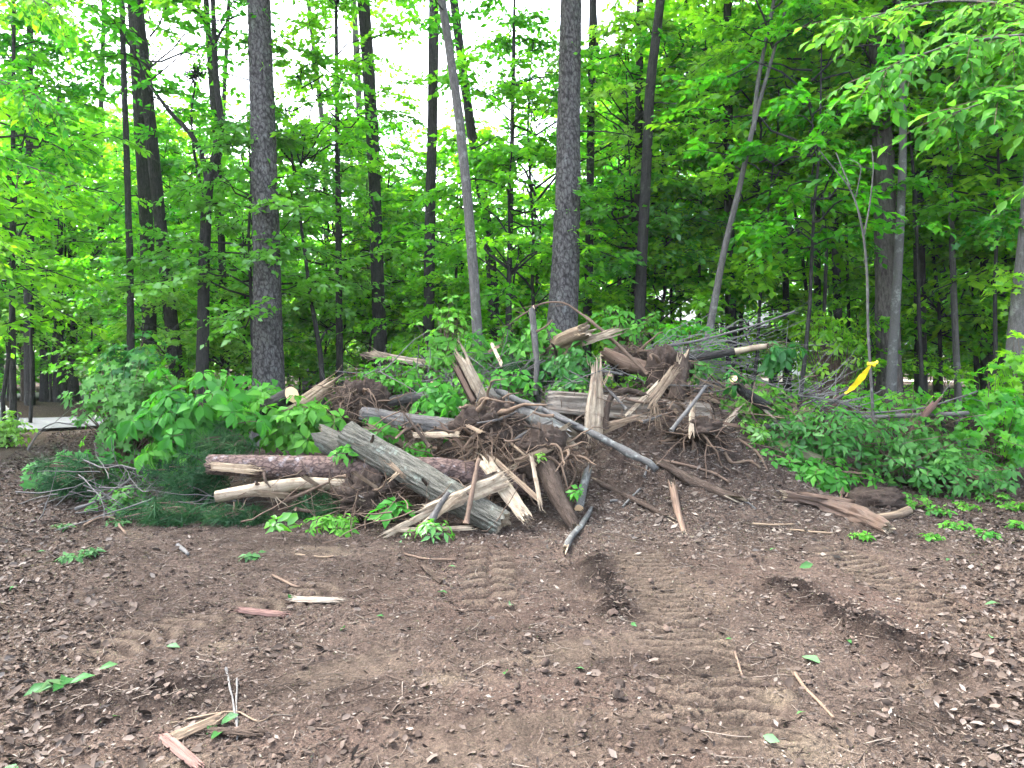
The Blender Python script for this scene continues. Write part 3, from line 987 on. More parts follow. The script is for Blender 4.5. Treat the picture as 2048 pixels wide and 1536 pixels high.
def pine_bough(label, c, rx, ry, ntuft, seed, stem_from=None, nl=0.17, group=None):
    rng = np.random.default_rng(seed + 901)
    d = c[2]
    cen = P(*c)
    R = np.array([rx, 0.5 * (rx + ry), ry]) * d / F
    q = rng.normal(0, 1, (ntuft, 3))
    q[:, 1] -= 0.5
    q = norm(q) * rng.uniform(0.2, 1.0, (ntuft, 1)) ** 0.6
    w = cen + q * R
    w[:, 2] = np.maximum(w[:, 2], H(w[:, 0], w[:, 1]) + 0.05)
    root = cen + np.array([R[0] * 0.6, R[1] * 0.4, -0.3 * R[2]]) if stem_from is None else np.asarray(stem_from)
    root[2] = max(root[2], float(H(root[0], root[1])) + 0.02)
    e = empty('pine_bough', root)
    tag(e, label, 'pine branch', group)
    t = np.linspace(0, 1, 6)[None, :, None]
    st = root + (w - root)[:, None] * t
    st[:, :, 2] += 0.06 * np.sin(t[..., 0] * 3.1)
    V, Q, b = tubes(st, np.linspace(0.010, 0.004, 6)[None], 4)
    mk('stem', Geo().add(V, Q=Q, bpos=b), B_TWIGD, e)
    # needles: fans round the last 20 cm of each shoot
    k = 70
    ax = norm(w - root + rng.normal(0, 0.25, (ntuft, 3)))
    ti = np.repeat(np.arange(ntuft), k)
    m = ntuft * k
    A = ax[ti]
    s = rng.uniform(-0.16, 0.02, m)
    rad = norm(np.cross(A, rng.normal(0, 1, (m, 3))))
    open_ = rng.uniform(0.35, 1.0, m)[:, None]
    dd = norm(A * (1.15 - open_) + rad * open_ + np.array([0, 0, -0.12]))
    base = w[ti] + A * s[:, None]
    L = nl * rng.uniform(0.7, 1.15, m)[:, None]
    side = norm(np.cross(dd, rng.normal(0, 1, (m, 3)))) * 0.0036
    tip = base + dd * L + np.array([0, 0, -0.02])
    V = np.stack([base - side, base + side, tip], 1).reshape(-1, 3)
    g = Geo().add(V, T=np.arange(m * 3).reshape(-1, 3), rnd=np.repeat(np.clip(np.repeat(rng.random(ntuft), k) * 0.5 + rng.random(m) * 0.5, 0, 1), 3))
    mk('needles', g, L_NEEDLE, e)
    return e

def branch(name, label, cat, pts, r0, r1, mat, twigs=0, tl=0.4, seed=0, group=None, n=None, S=6):
    """a bare stick or branch with side twigs"""
    rng = np.random.default_rng(seed + 31)
    pts = np.asarray(pts, float)
    n = n or max(8, 4 * len(pts))
    c = resample(pts, n)
    L = np.linalg.norm(np.diff(c, axis=0), axis=1).sum()
    c = c + np.concatenate([[np.zeros(3)], np.cumsum(rng.normal(0, 0.0035 * L, (n - 2, 3)), 0) * 0.5, [np.zeros(3)]])
    r = np.linspace(r0, r1, n) * (1 + 0.12 * rng.normal(0, 1, n))
    V, Q, b = tubes(c, r[None], S)
    g = Geo().add(V, Q=Q, bpos=b)
    ns = len(V)
    g.add(np.stack([c[0], c[-1]]), T=np.concatenate([np.stack([np.arange(S), (np.arange(S) + 1) % S, np.full(S, ns)], 1),
          np.stack([(n - 1) * S + np.arange(S), (n - 1) * S + (np.arange(S) + 1) % S, np.full(S, ns + 1)], 1)])
          - ns, bpos=np.zeros((2, 3)))
    o = mk(name, g, mat, origin=c.mean(0) - np.array([0, 0, r0]), smooth=True)
    tag(o, label, cat, group)
    if twigs:
        T = norm(np.gradient(c, axis=0))
        idx = rng.integers(n // 5, n, twigs)
        d = norm(T[idx] * 0.9 + rng.normal(0, 0.55, (twigs, 3)))
        p = root_paths(rng, c[idx], d, tl * rng.uniform(0.4, 1.3, twigs), 8, -0.05, 0.12)
        q = np.minimum(r[idx] * 0.55, 0.006)
        V, Q, b = tubes(p, np.linspace(1, 0.35, 8)[None] * q[:, None], 4)
        x = mk('twigs', Geo().add(V, Q=Q, bpos=b), mat, o)
        x['kind'] = 'stuff'
    return o

def pxbranch(name, label, cat, pix, w0, w1, mat, **kw):
    pts = [P(*p) for p in pix]
    return branch(name, label, cat, pts, w0 * 0.5 * pix[0][2] / F, w1 * 0.5 * pix[-1][2] / F, mat, **kw)

# ------------------------------------------------------------------ woods
def gen_crown(seed, Hc, R, nl, ntw, nlf, size, kind='oval', rise=0.5, prof='round', flatn=0.35, twig_len=0.75):
    """limbs, twigs and leaves round a vertical axis, base at z=0; returns (limb mesh, leaf mesh)"""
    rng = np.random.default_rng(seed)
    z = np.sort(rng.uniform(0, 1, nl))
    az = np.arange(nl) * 2.39996 + rng.normal(0, 0.4, nl)
    if prof == 'round':
        pr = np.sqrt(np.clip(1 - (2 * z - 0.85) ** 2 * 0.9, 0.08, 1))
    else:
        pr = np.clip(1.05 - z * 0.9, 0.1, 1)
    Ll = R * pr * rng.uniform(0.6, 1.15, nl)
    n = 8
    t = np.linspace(0, 1, n)
    hd = np.stack([np.cos(az), np.sin(az), np.zeros(nl)], 1)
    up = rng.uniform(0.2, 1.0, nl) * rise
    pts = np.zeros((nl, n, 3))
    pts += hd[:, None] * (Ll[:, None] * t[None])[..., None]
    pts[:, :, 2] = (z * Hc)[:, None] + Ll[:, None] * (up[:, None] * t - 0.45 * up[:, None] * t ** 2 - 0.12 * t ** 3)
    w = np.cumsum(rng.normal(0, 0.10, (nl, n, 3)), 1)
    pts += (w - w[:, :1]) * Ll[:, None, None] * 0.5
    g = Geo()
    V, Q, b = tubes(pts, np.linspace(1, 0.25, n)[None] * (0.006 + 0.008 * Ll[:, None]), 4)
    g.add(V, Q=Q, bpos=b)
    # twigs
    M = nl * ntw
    li = np.repeat(np.arange(nl), ntw)
    tt = rng.uniform(0.22, 1.0, M) ** 0.8
    f = tt * (n - 1)
    i0 = np.clip(np.floor(f).astype(int), 0, n - 2)
    fr = (f - i0)[:, None]
    base = pts[li, i0] * (1 - fr) + pts[li, i0 + 1] * fr
    tan = norm(pts[li, i0 + 1] - pts[li, i0])
    sd = np.where(rng.random(M) < 0.5, -1, 1)
    a = sd * rng.uniform(0.35, 1.2, M) * (1 - 0.5 * (tt > 0.92))
    ca, sa = np.cos(a), np.sin(a)
    td = np.stack([tan[:, 0] * ca - tan[:, 1] * sa, tan[:, 0] * sa + tan[:, 1] * ca, tan[:, 2] * 0.5 + rng.normal(0.02, 0.2, M)], 1)
    td = norm(td)
    tl = twig_len * rng.uniform(0.5, 1.2, M) * (1.1 - 0.4 * tt)
    s = np.linspace(0, 1, 4)
    tp = base[:, None] + td[:, None] * (tl[:, None] * s)[..., None]
    tp[:, :, 2] -= (0.22 * tl)[:, None] * s ** 2
    V, Q, b = tubes(tp, np.linspace(0.006, 0.002, 4)[None] * np.ones((M, 1)), 3)
    g.add(V, Q=Q, bpos=b)
    limb = g.mesh('limbs')
    # leaves along the twigs
    m = M * nlf
    ti = np.repeat(np.arange(M), nlf)
    u = np.tile((np.arange(nlf) + 0.6) / nlf, M) + rng.normal(0, 0.03, m)
    u = np.clip(u, 0.1, 1.0)
    pos = base[ti] + td[ti] * (tl[ti] * u)[:, None]
    pos[:, 2] -= 0.22 * tl[ti] * u ** 2
    pos += rng.normal(0, 0.025, (m, 3))
    pn = norm(np.array([0, 0, 1.0]) + rng.normal(0, 0.28, (M, 3)))[ti]
    side = np.where(np.arange(m) % 2 == 0, 1, -1)[:, None]
    lat = norm(np.cross(pn, td[ti]))
    tipq = (u > 0.9)[:, None]
    dd = norm(np.where(tipq, td[ti], td[ti] * 0.55 + lat * side) + np.array([0, 0, -0.3]) * rng.uniform(0, 1.6, (m, 1)) + rng.normal(0, 0.15, (m, 3)))
    nn = norm(pn + rng.normal(0, flatn, (m, 3)))
    gl = Geo()
    rv = np.clip(0.5 * rng.random(nl)[li][ti] + 0.5 * rng.random(m), 0, 1)
    leaves(gl, pos, dd, nn, size * rng.uniform(0.55, 1.2, m), kind, rnd=rv, wid=1.2)
    return limb, gl.mesh('crown')

CR = {}
CR['S'] = [gen_crown(100 + k, 3.6, 1.75, 24, 9, 12, 0.16, 'oval', 0.95, flatn=0.6) for k in range(3)]
CR['M'] = [gen_crown(200 + k, 6.0, 2.5, 36, 14, 12, 0.16, 'oval', 0.95, flatn=0.6) for k in range(4)]
CR['L'] = [gen_crown(300 + k, 9.0, 3.3, 44, 18, 12, 0.17, 'oval', 1.0, flatn=0.6) for k in range(4)]
CR['W'] = [gen_crown(350 + k, 2.2, 2.6, 16, 16, 12, 0.16, 'oval', 0.25, flatn=0.6) for k in range(3)]     # wide low layers
CR['K'] = [gen_crown(370 + k, 5.0, 2.6, 34, 9, 9, 0.21, 'broad', 0.5) for k in range(2)]       # large-leaved
CR['U'] = [gen_crown(390 + k, 8.0, 3.4, 30, 9, 9, 0.26, 'quad', 0.7) for k in range(2)]        # high canopy, above the frame

def gen_pine(seed):
    rng = np.random.default_rng(seed)
    nl, n = 26, 7
    z = np.linspace(0, 1, nl)
    az = np.arange(nl) * 2.4
    Ll = 2.6 * (1.0 - 0.7 * z) * rng.uniform(0.7, 1.1, nl)
    t = np.linspace(0, 1, n)
    hd = np.stack([np.cos(az), np.sin(az), np.zeros(nl)], 1)
    pts = hd[:, None] * (Ll[:, None] * t)[..., None]
    pts[:, :, 2] = z[:, None] * 7 + Ll[:, None] * (0.15 * t + 0.1 * t ** 2)
    g = Geo()
    V, Q, b = tubes(pts, np.linspace(1, 0.3, n)[None] * (0.012 + 0.012 * Ll[:, None]), 4)
    g.add(V, Q=Q, bpos=b)
    M = nl * 10
    li = np.repeat(np.arange(nl), 10)
    tt = rng.uniform(0.35, 1, M)
    c = hd[li] * (Ll[li] * tt)[:, None] + rng.normal(0, 0.22, (M, 3))
    c[:, 2] += z[li] * 7 + 0.2 * Ll[li] * tt
    k = 34
    ti = np.repeat(np.arange(M), k)
    m = M * k
    dd = norm(rng.normal(0, 1, (m, 3)) + hd[li][ti] * 0.5 + np.array([0, 0, 0.3]))
    side = norm(np.cross(dd, rng.normal(0, 1, (m, 3)))) * 0.006
    base = c[ti]
    tip = base + dd * 0.22
    gl = Geo().add(np.stack([base - side, base + side, tip], 1).reshape(-1, 3), T=np.arange(m * 3).reshape(-1, 3), rnd=np.repeat(rng.random(m), 3))
    return g.mesh('limbs'), gl.mesh('crown')
CR['P'] = [gen_pine(k) for k in (401, 402)]

_shared = {}
def put_crown(tree, kind, var, loc, scale, rot, leafmat, limbmat):
    for w, nm, mat in ((0, 'limbs', limbmat), (1, 'crown', leafmat)):
        key = (kind, var, w, mat.name)
        me = _shared.get(key)
        if me is None:
            me = CR[kind][var][w]
            if not len(me.materials):
                me.materials.append(mat)
            _shared[key] = me
        o = bpy.data.objects.new(nm, me)
        COL.objects.link(o)
        if me.materials[0] != mat:
            o.material_slots[0].link = 'OBJECT'
            o.material_slots[0].material = mat
        o.parent = tree
        o.location = [float(v) for v in (np.asarray(loc) - OFF[tree.name])]
        o.scale = (scale,) * 3
        o.rotation_euler = (0, 0, rot)
        o['kind'] = 'stuff' if nm == 'crown' else 'thing'

def trunk_tube(path, radii, S, n, seed, plate=0, ridge=0.0):
    c = resample(path, n)
    r = np.interp(np.linspace(0, 1, n), np.linspace(0, 1, len(radii)), radii)
    T = norm(np.gradient(c, axis=0))
    Xa = norm(np.cross(T, np.array([0, 1.0, 0])))
    Ya = np.cross(Xa, T)
    th = np.arange(S) * 2 * np.pi / S
    v = np.concatenate([[0], np.cumsum(np.linalg.norm(np.diff(c, axis=0), axis=1))])
    TH, VV = np.meshgrid(th, v)
    cx, cs = np.cos(TH), np.sin(TH)
    flare = 1 + 0.45 * np.exp(-VV / 0.35) * (1 + 0.35 * np.cos(TH * 5 + seed))
    rr = r[:, None] * flare * (1 + 0.05 * fbm(cx + seed, cs, VV * 0.7, 2))
    rel = np.ones_like(rr)
    if plate:
        pu = max(5, round(2 * np.pi * r.mean() / plate))
        e = worley(TH / (2 * np.pi) * pu + 0.2 * vnoise(cx * 4, cs * 4, VV * 9), VV / (plate * 1.45) + 0.25 * vnoise(cx * 5, cs * 5, VV * 7), pu, seed)
        rel = smooth01(e / 0.2)
        rr = rr + (rel - 1) * ridge + ridge * 0.6 * vnoise(cx * 7, cs * 7, VV * 5)
    elif ridge:
        rn = fbm(cx * r.mean() * 40 + seed, cs * r.mean() * 40, VV * 2.5, 2)
        rr = rr + ridge * rn
    V = c[:, None] + rr[..., None] * (Xa[:, None] * cx[..., None] + Ya[:, None] * cs[..., None])
    b = np.stack([rr * cx, rr * cs, VV + seed * 2.3], -1)
    i = (np.arange(n - 1)[:, None] * S + np.arange(S)[None])
    j = (np.arange(n - 1)[:, None] * S + (np.arange(S)[None] + 1) % S)
    return V.reshape(-1, 3), np.stack([i, j, j + S, i + S], -1).reshape(-1, 4), b.reshape(-1, 3), rel.ravel(), c, r

def tree(name, label, pix, wpx, d, bark, top=14.0, S=24, n=100, plate=0, ridge=0.0, crowns=(), limbs=(), stubs=0, seed=0, group=None, cat='tree', leafmat=None):
    """pix: photograph pixels from high to low; wpx: widths in pixels from top of frame to base"""
    if 12.5 < d < 21:
        d = 12.5 + (d - 12.5) * 0.5
    pts = [P(px, py, d) for px, py in pix]
    up = norm(pts[0] - pts[1])
    if pts[0][2] < top:
        pts = [pts[0] + up * ((top - pts[0][2]) / max(up[2], 0.5))] + pts
        wpx = [wpx[0] * 0.55] + list(wpx)
    x, y = pts[-1][0], pts[-1][1]
    gz = float(H(x, y)) - 0.08
    if pts[-1][2] > gz + 0.05:
        pts.append(np.array([x + (pts[-1][0] - pts[-2][0]) * 0.3, y, gz]))
        wpx = list(wpx) + [wpx[-1] * 1.05]
    pts = pts[::-1]
    wpx = list(wpx)[::-1]
    e = empty(name, (pts[0][0], pts[0][1], gz))
    tag(e, label, cat, group)
    # widths follow the points
    zz = np.array([p[2] for p in pts])
    wz = np.interp(np.linspace(0, 1, len(wpx)), np.linspace(0, 1, len(pts)), zz)
    rad = np.interp(np.linspace(zz[0], zz[-1], 24), wz, np.array(wpx) * 0.5 * d / F)
    V, Q, b, rel, c, r = trunk_tube(pts, rad, S, n, seed, plate, ridge)
    mk('trunk', Geo().add(V, Q=Q, bpos=b, relief=rel), bark, e, smooth=not plate)
    rng = np.random.default_rng(seed + 5)
    for k, lm in enumerate(limbs):            # [(px,py,dd)...], width px start, end
        lp, w0, w1 = lm
        q = [P(px, py, d + dd) for px, py, dd in lp]
        V, Q, b = tubes(resample(q, 14), np.linspace(w0, w1, 14)[None] * 0.5 * d / F, 8)
        mk('limb', Geo().add(V, Q=Q, bpos=b, relief=np.ones(len(V))), bark, e, smooth=True)
    for k in range(stubs):
        f = rng.uniform(0.25, 0.85)
        i = int(f * (len(c) - 1))
        a = rng.uniform(0, 6.28)
        dr = norm(np.array([math.cos(a), math.sin(a) * 0.7 - 0.2, rng.uniform(-0.2, 0.4)]))
        L = rng.uniform(0.2, 1.1)
        p = root_paths(rng, (c[i] + dr * r[i] * 0.8)[None], dr[None], np.array([L + r[i]]), 7, 0.3, 0.16)
        V, Q, b = tubes(p, np.linspace(0.016, 0.005, 7)[None], 5)
        mk('branch_stub', Geo().add(V, Q=Q, bpos=b, relief=np.ones(len(V))), B_DARK if bark is not B_GREY else bark, e, smooth=True)
    for (kind, z, sc, *rest) in crowns:
        dx, dy = (rest + [0, 0])[:2] if len(rest) >= 2 else (0, 0)
        i = int(np.argmin(np.abs(c[:, 2] - z)))
        lm = leafmat or (L_NEEDLE if kind == 'P' else L_FOREST)
        put_crown(e, kind, rng.integers(0, len(CR[kind])), (c[i][0] + dx, c[i][1] + dy, z), sc, rng.uniform(0, 6.28), lm, B_DARK)
    return e

# --- trees one can tell apart, roughly in order across the picture
tree('pine_tree', 'big straight pine with grey plated bark behind the cut log end', [(516, -60), (522, 150), (531, 400), (535, 600), (538, 780)], [44, 46, 51, 54, 62], 13.2, B_PINE,
     top=17, S=72, n=430, plate=0.085, ridge=0.015, crowns=[('P', 13.5, 1.1)], stubs=3, seed=1)
tree('pine_tree', 'big brown-grey pine rising behind the top of the pile', [(1143, -60), (1139, 150), (1135, 380), (1130, 560), (1124, 660)], [42, 44, 50, 56, 62], 12.4, B_PINE,
     top=17, S=72, n=430, plate=0.08, ridge=0.015, crowns=[('P', 13, 1.0)], stubs=4, seed=2)
sh = tree('hickory_tree', 'shagbark hickory with peeling strips next to the yellow ribbon', [(1752, -60), (1760, 150), (1768, 400), (1774, 640), (1780, 800)], [32, 34, 38, 44, 48], 13.0, B_SHAG,
     top=15, S=40, n=200, ridge=0.03, crowns=[('M', 5.6, 1.0), ('L', 9, 1.0)], stubs=2, seed=3)
rng = np.random.default_rng(61)
g = Geo()
for k in range(230):
    z = rng.uniform(0.2, 8.5)
    a = rng.uniform(math.pi, 2 * math.pi)
    cc = P(np.interp(EYE + (z - EYE) * 1.0, [0, 1.9, 4.2, 6.3, 8], [1780, 1775, 1768, 1760, 1752]), 700, 13.0)
    r = 0.19 - 0.006 * z
    L = rng.uniform(0.15, 0.5)
    t = np.linspace(0, 1, 6)
    lift = 0.012 + rng.uniform(0.0, 0.045) * (1 - t) ** 2 + 0.03 * rng.random() * t ** 3
    w = rng.uniform(0.012, 0.035)
    rad = np.array([math.cos(a), math.sin(a), 0])
    tn = np.array([-math.sin(a), math.cos(a), 0])
    cen = np.array([cc[0], 13.0, 0]) + rad * (r + lift)[:, None] + np.array([0, 0, 1]) * (z + L * t)[:, None]
    V = np.stack([cen - tn * w, cen + tn * w], 1).reshape(-1, 3)
    V = np.concatenate([V, V - rad * 0.006])
    i = np.arange(5) * 2
    Q = np.concatenate([np.stack([i, i + 1, i + 3, i + 2], 1), np.stack([i + 12, i + 14, i + 15, i + 13], 1)])
    b = np.stack([np.tile([-w, w], 12), np.full(24, k * 0.3), np.tile(np.repeat(t * L, 2), 2)], 1)
    g.add(V, Q=Q, bpos=b)
o = mk('peeling_bark', g, B_SHAG, sh)
o['kind'] = 'stuff'

tree('slender_tree', 'slim lichen-spotted trunk standing close against the shagbark hickory', [(1793, -60), (1806, 150), (1806, 330), (1797, 520), (1786, 700), (1780, 815)], [12, 13, 15, 17, 19, 20], 11.4, B_SMOOTH,
     top=13, S=14, n=70, ridge=0.004, crowns=[('M', 6.5, 0.9)], seed=4)
tree('leaning_tree', 'grey leaning trunk between the dark trunks and the big brown pine', [(876, -40), (893, 60), (914, 200), (934, 380), (947, 540), (957, 700)], [16, 17, 18, 19, 20, 22], 10.6, B_GREY,
     top=10, S=14, n=90, ridge=0.006, crowns=[('M', 6.2, 0.8)], seed=5)
tree('leaning_tree', 'tilted grey trunk forking above the bare grey branches', [(1560, 60), (1506, 250), (1478, 380), (1448, 500), (1428, 610), (1405, 740)], [6, 9, 11, 13, 15, 17], 11.5, B_GREY,
     top=9, S=12, n=80, ridge=0.005, limbs=[([(1507, 262, 0), (1514, 170, 0.1), (1530, 90, 0.1), (1545, 20, 0.2), (1556, -60, 0.2)], 10, 6)], crowns=[('M', 6.0, 0.9)], seed=6)
tree('dark_tree', 'dark trunk with brown scaly bark just past the big brown pine', [(1328, -60), (1318, 30), (1300, 170), (1292, 350), (1283, 520), (1277, 700)], [17, 18, 19, 20, 21, 23], 13.8, B_DARK,
     top=15, S=26, n=120, ridge=0.012, crowns=[('P', 12, 0.9)], stubs=3, seed=7)
tree('dark_tree', 'dark straight trunk behind the brown scaly one, half covered in leaves', [(1281, -60), (1279, 150), (1276, 400), (1270, 600)], [14, 15, 16, 17], 17.5, B_DARK, top=17, ridge=0.006, crowns=[('L', 10.5, 0.9)], stubs=2, seed=8)
tree('dark_tree', 'straight grey-dark trunk directly beside the big brown pine', [(1187, -60), (1182, 200), (1180, 420), (1174, 640)], [14, 15, 16, 18], 17.0, B_DARK, top=18, ridge=0.006, crowns=[('L', 11.5, 0.9)], stubs=2, seed=9)
tree('dark_tree', 'dark upright trunk behind the leafy sapling on the pile', [(868, -60), (866, 200), (860, 450), (856, 720)], [20, 20, 21, 23], 16.5, B_DARK, top=16, ridge=0.008, crowns=[('L', 10.5, 0.9)], stubs=3, seed=10)
tree('dark_tree', 'thick dark pine trunk seen against the white sky gap', [(722, -60), (736, 120), (748, 330), (755, 560), (762, 720)], [24, 25, 25, 26, 28], 18.5, B_DARK, top=19, ridge=0.01, crowns=[('P', 15, 1.1)], stubs=2, seed=11)
tree('grey_tree', 'pale thin trunk paired with the thick dark pine in the sky gap', [(703, -60), (714, 120), (722, 300), (730, 600)], [12, 13, 14, 15], 24.0, B_GREY, top=22, crowns=[('P', 18, 0.8)], stubs=2, seed=12)
tree('grey_tree', 'tall thin bare trunk standing alone in the white sky gap', [(610, -60), (622, 50), (640, 200), (650, 300), (655, 600)], [9, 9, 10, 11, 12], 26.0, B_GREY, top=24, limbs=[([(640, 205, 0), (655, 170, 0.1), (690, 150, 0.3), (715, 180, 0.4)], 3, 1.5), ([(633, 130, 0), (612, 75, 0.2), (600, 70, 0.3)], 3, 1)], seed=13)
tree('dark_tree', 'dark trunk bending behind the grey leaning trunk', [(900, -60), (920, 100), (945, 280), (970, 420), (986, 560), (990, 700)], [18, 18, 19, 20, 22, 23], 18.5, B_DARK, top=15, ridge=0.008, crowns=[('L', 11, 0.9)], seed=14)
tree('slender_tree', 'thin dark stem between the bent dark trunk and the big brown pine', [(1027, 120), (1024, 300), (1021, 450), (1016, 640)], [8, 9, 10, 11], 16.0, B_DARK, top=8.5, crowns=[('S', 4.6, 0.9)], seed=15)
tree('dark_tree', 'thin black trunk at the edge of the open woods by the drive', [(243, -60), (247, 120), (254, 330), (260, 520), (262, 760)], [10, 11, 12, 13, 15], 14.5, B_DARK, top=13, ridge=0.006, crowns=[('M', 7.5, 0.9)], stubs=4, seed=16)
tree('dark_tree', 'thick dark trunk between the thin black trunk and the slanted one', [(262, -60), (272, 100), (284, 300), (294, 470), (300, 720)], [22, 23, 25, 26, 27], 19.0, B_DARK, top=17, ridge=0.01, crowns=[('L', 11.5, 1.0)], stubs=2, seed=17)
tree('dark_tree', 'slanted dark trunk beside the forked tree', [(272, -20), (288, 120), (304, 280), (323, 470), (342, 640), (358, 790)], [20, 21, 22, 24, 26, 28], 17.0, B_DARK, top=13, n=70, ridge=0.009, crowns=[('P', 11, 0.8)], stubs=3, seed=18)
tree('forked_tree', 'dark tree that forks into two curved limbs', [(428, 60), (432, 170), (443, 240), (441, 290), (416, 352), (412, 430), (408, 520), (404, 780)], [10, 12, 14, 15, 20, 21, 22, 25], 13.8, B_DARK, top=9.5, S=12, n=90, ridge=0.006,
     limbs=[([(414, 356, 0), (405, 310, -0.1), (380, 262, -0.2), (345, 232, -0.2), (318, 195, -0.3), (300, 170, -0.3)], 13, 6), ([(430, 100, 0), (405, 40, 0.2), (380, -30, 0.4)], 6, 4), ([(433, 80, 0), (455, 40, 0.1), (480, 30, 0.2)], 6, 3)],
     crowns=[('S', 5.2, 1.0, -1.2, 0), ('S', 6.8, 1.0, 0.2, 0)], seed=19)
tree('dark_tree', 'dark slim trunk close behind the forked tree', [(408, -60), (422, 150), (436, 330), (443, 480), (450, 740)], [11, 12, 13, 14, 16], 19.5, B_DARK, top=14, crowns=[('M', 9.5, 1.0)], seed=20)
tree('dark_tree', 'dark grey trunk right behind the slim lichen-spotted one', [(1832, -60), (1834, 200), (1838, 480), (1842, 780)], [19, 20, 22, 24], 15.5, B_DARK, top=14, ridge=0.008, crowns=[('L', 8, 0.9), ('M', 3.8, 0.9)], seed=21)
tree('grey_tree', 'pale thin straight pole-like trunk among the shaded trees by the edge', [(1890, -40), (1894, 180), (1902, 420), (1908, 600), (1916, 790)], [8, 9, 10, 12, 13], 13.5, B_GREY, top=10, crowns=[('M', 5.2, 0.8)], seed=22)
tree('grey_tree', 'mossy grey trunk cut off by the picture edge above the brush', [(2075, 200), (2052, 480), (2036, 620), (2024, 800)], [26, 29, 31, 34], 10.5, B_GREY, top=9, ridge=0.008, crowns=[('M', 5.2, 0.9)], seed=23)
tree('dark_tree', 'twin dark trunk standing in deep shade near the picture edge', [(1966, 100), (1972, 450), (1974, 790)], [18, 20, 23], 17.0, B_DARK, top=12, crowns=[('M', 6, 1.0)], seed=24, group='twin trunks in deep shade')
tree('dark_tree', 'twin dark trunk standing in deep shade near the picture edge', [(2012, 150), (2002, 500), (1998, 790)], [18, 20, 22], 17.6, B_DARK, top=12, crowns=[('M', 7, 1.0)], seed=25, group='twin trunks in deep shade')
tree('dark_tree', 'black trunk behind the tip of the stripped fallen log', [(1456, 200), (1458, 450), (1464, 760)], [18, 20, 23], 17.0, B_DARK, top=12, crowns=[('L', 7, 0.9)], seed=26)
tree('dark_tree', 'slim black trunk in front of the bright gap with the gravel drive', [(1560, 250), (1570, 500), (1576, 780)], [11, 12, 14], 18.0, B_DARK, top=11, crowns=[('M', 6, 1.0)], seed=27)
tree('dark_tree', 'slim black trunk on the far side of the gravel drive gap', [(1632, 200), (1634, 500), (1636, 790)], [12, 13, 15], 19.0, B_DARK, top=11, crowns=[('L', 6, 0.8)], seed=28)
tree('dark_tree', 'grey-black trunk behind the thin sapling with the ribbon', [(1660, 300), (1672, 500), (1680, 780)], [15, 16, 18], 17.0, B_DARK, top=11, crowns=[('M', 5, 1.0)], seed=29)
tree('dark_tree', 'far trunk showing in the small sky gap above the hickory', [(1731, -60), (1733, 120), (1736, 500), (1738, 760)], [14, 15, 16, 17], 25.0, B_DARK, top=22, crowns=[('L', 13.5, 0.9)], seed=30)
for k, (px, w, d, lab) in enumerate([(26, 12, 15.5, 'thin black stem by the stone at the picture edge'), (118, 19, 21.6, 'middle trunk of the row standing on the bank by the drive'),
                                     (88, 14, 22.2, 'thinner trunk of the row standing on the bank by the drive'), (146, 19, 22.8, 'rearmost trunk of the row standing on the bank by the drive'),
                                     (50, 15, 22.0, 'short brown leaning trunk between the two strips of drive')]):
    tree('dark_tree' if k < 4 else 'leaning_tree', lab, [(px + (-14 if k == 4 else 0), 300 if k < 4 else 560), (px - 2, 600), (px, 770)], [w * 0.7, w * 0.9, w], d, B_DARK if k < 4 else B_DIRTY, top=9 if k < 4 else 4, ridge=0.006,
         crowns=[('S', 4.2 + 0.3 * k, 1.0)] if k < 4 else [], seed=40 + k)
tree('slender_tree', 'dark crooked stem with a side branch beside the black machine', [(606, 480), (622, 600), (640, 700), (648, 800)], [6, 8, 10, 11], 15.0, B_DARK, top=6, limbs=[([(638, 690, 0), (650, 662, 0.1), (668, 650, 0.2)], 5, 3)], crowns=[('S', 3.8, 0.9)], seed=46)
tree('dark_tree', 'short dark trunk between the black machine and the pale broken plank', [(676, 400), (678, 600), (680, 780)], [11, 13, 15], 17.5, B_DARK, top=9, crowns=[('M', 5, 0.8)], seed=47)

# --- the rest of the woods: each tree its own object, told apart only by where it stands
ZONES = [(-900, 230, 'behind the drive', 'woods by the drive'), (230, 500, 'between the thin black trunk and the big grey pine', 'woods near the forked tree'),
         (500, 860, 'under the white sky gap', 'woods under the sky gap'), (860, 1130, 'between the grey leaning trunk and the big brown pine', 'woods behind the pile'),
         (1130, 1430, 'behind the big brown pine', 'woods past the big brown pine'), (1430, 1760, 'behind the bare grey branches', 'woods behind the bare branches'),
         (1760, 4000, 'in the shade past the shagbark hickory', 'shaded woods past the hickory')]
def zone(px):
    for a, b, s, gname in ZONES:
        if a <= px < b:
            return s, gname
    return ZONES[-1][2:]

def simple_tree(name, lead, px, d, w_m, top, crowns, seed, leafmat, S=7, bark=None):
    rng = np.random.default_rng(seed)
    s, gname = zone(px)
    x = (px - 1024) / F * d
    gz = float(H(x, d)) - 0.06
    lean = rng.normal(0, 0.035, 2)
    k = 9
    t = np.linspace(0, 1, k)
    w = np.cumsum(rng.normal(0, 0.05, (k, 2)), 0)
    pts = np.stack([x + lean[0] * t * top + (w[:, 0] - w[0, 0]) * 0.8, d + lean[1] * t * top + (w[:, 1] - w[0, 1]) * 0.8, gz + (top - gz) * t], 1)
    e = empty(name, (x, d, gz))
    tag(e, lead + ' ' + s, 'tree', lead.split(' with')[0] + ', ' + gname)
    V, Q, b = tubes(pts, (w_m * (1 - 0.75 * t))[None], S)
    mk('trunk', Geo().add(V, Q=Q, bpos=b, relief=np.ones(len(V))), bark or B_DARK, e, smooth=True)
    for (kind, z, sc) in crowns:
        i = int(np.argmin(np.abs(pts[:, 2] - z)))
        put_crown(e, kind, rng.integers(0, len(CR[kind])), (pts[i, 0], pts[i, 1], z), sc, rng.uniform(0, 6.28), leafmat, B_DARK)
    return e

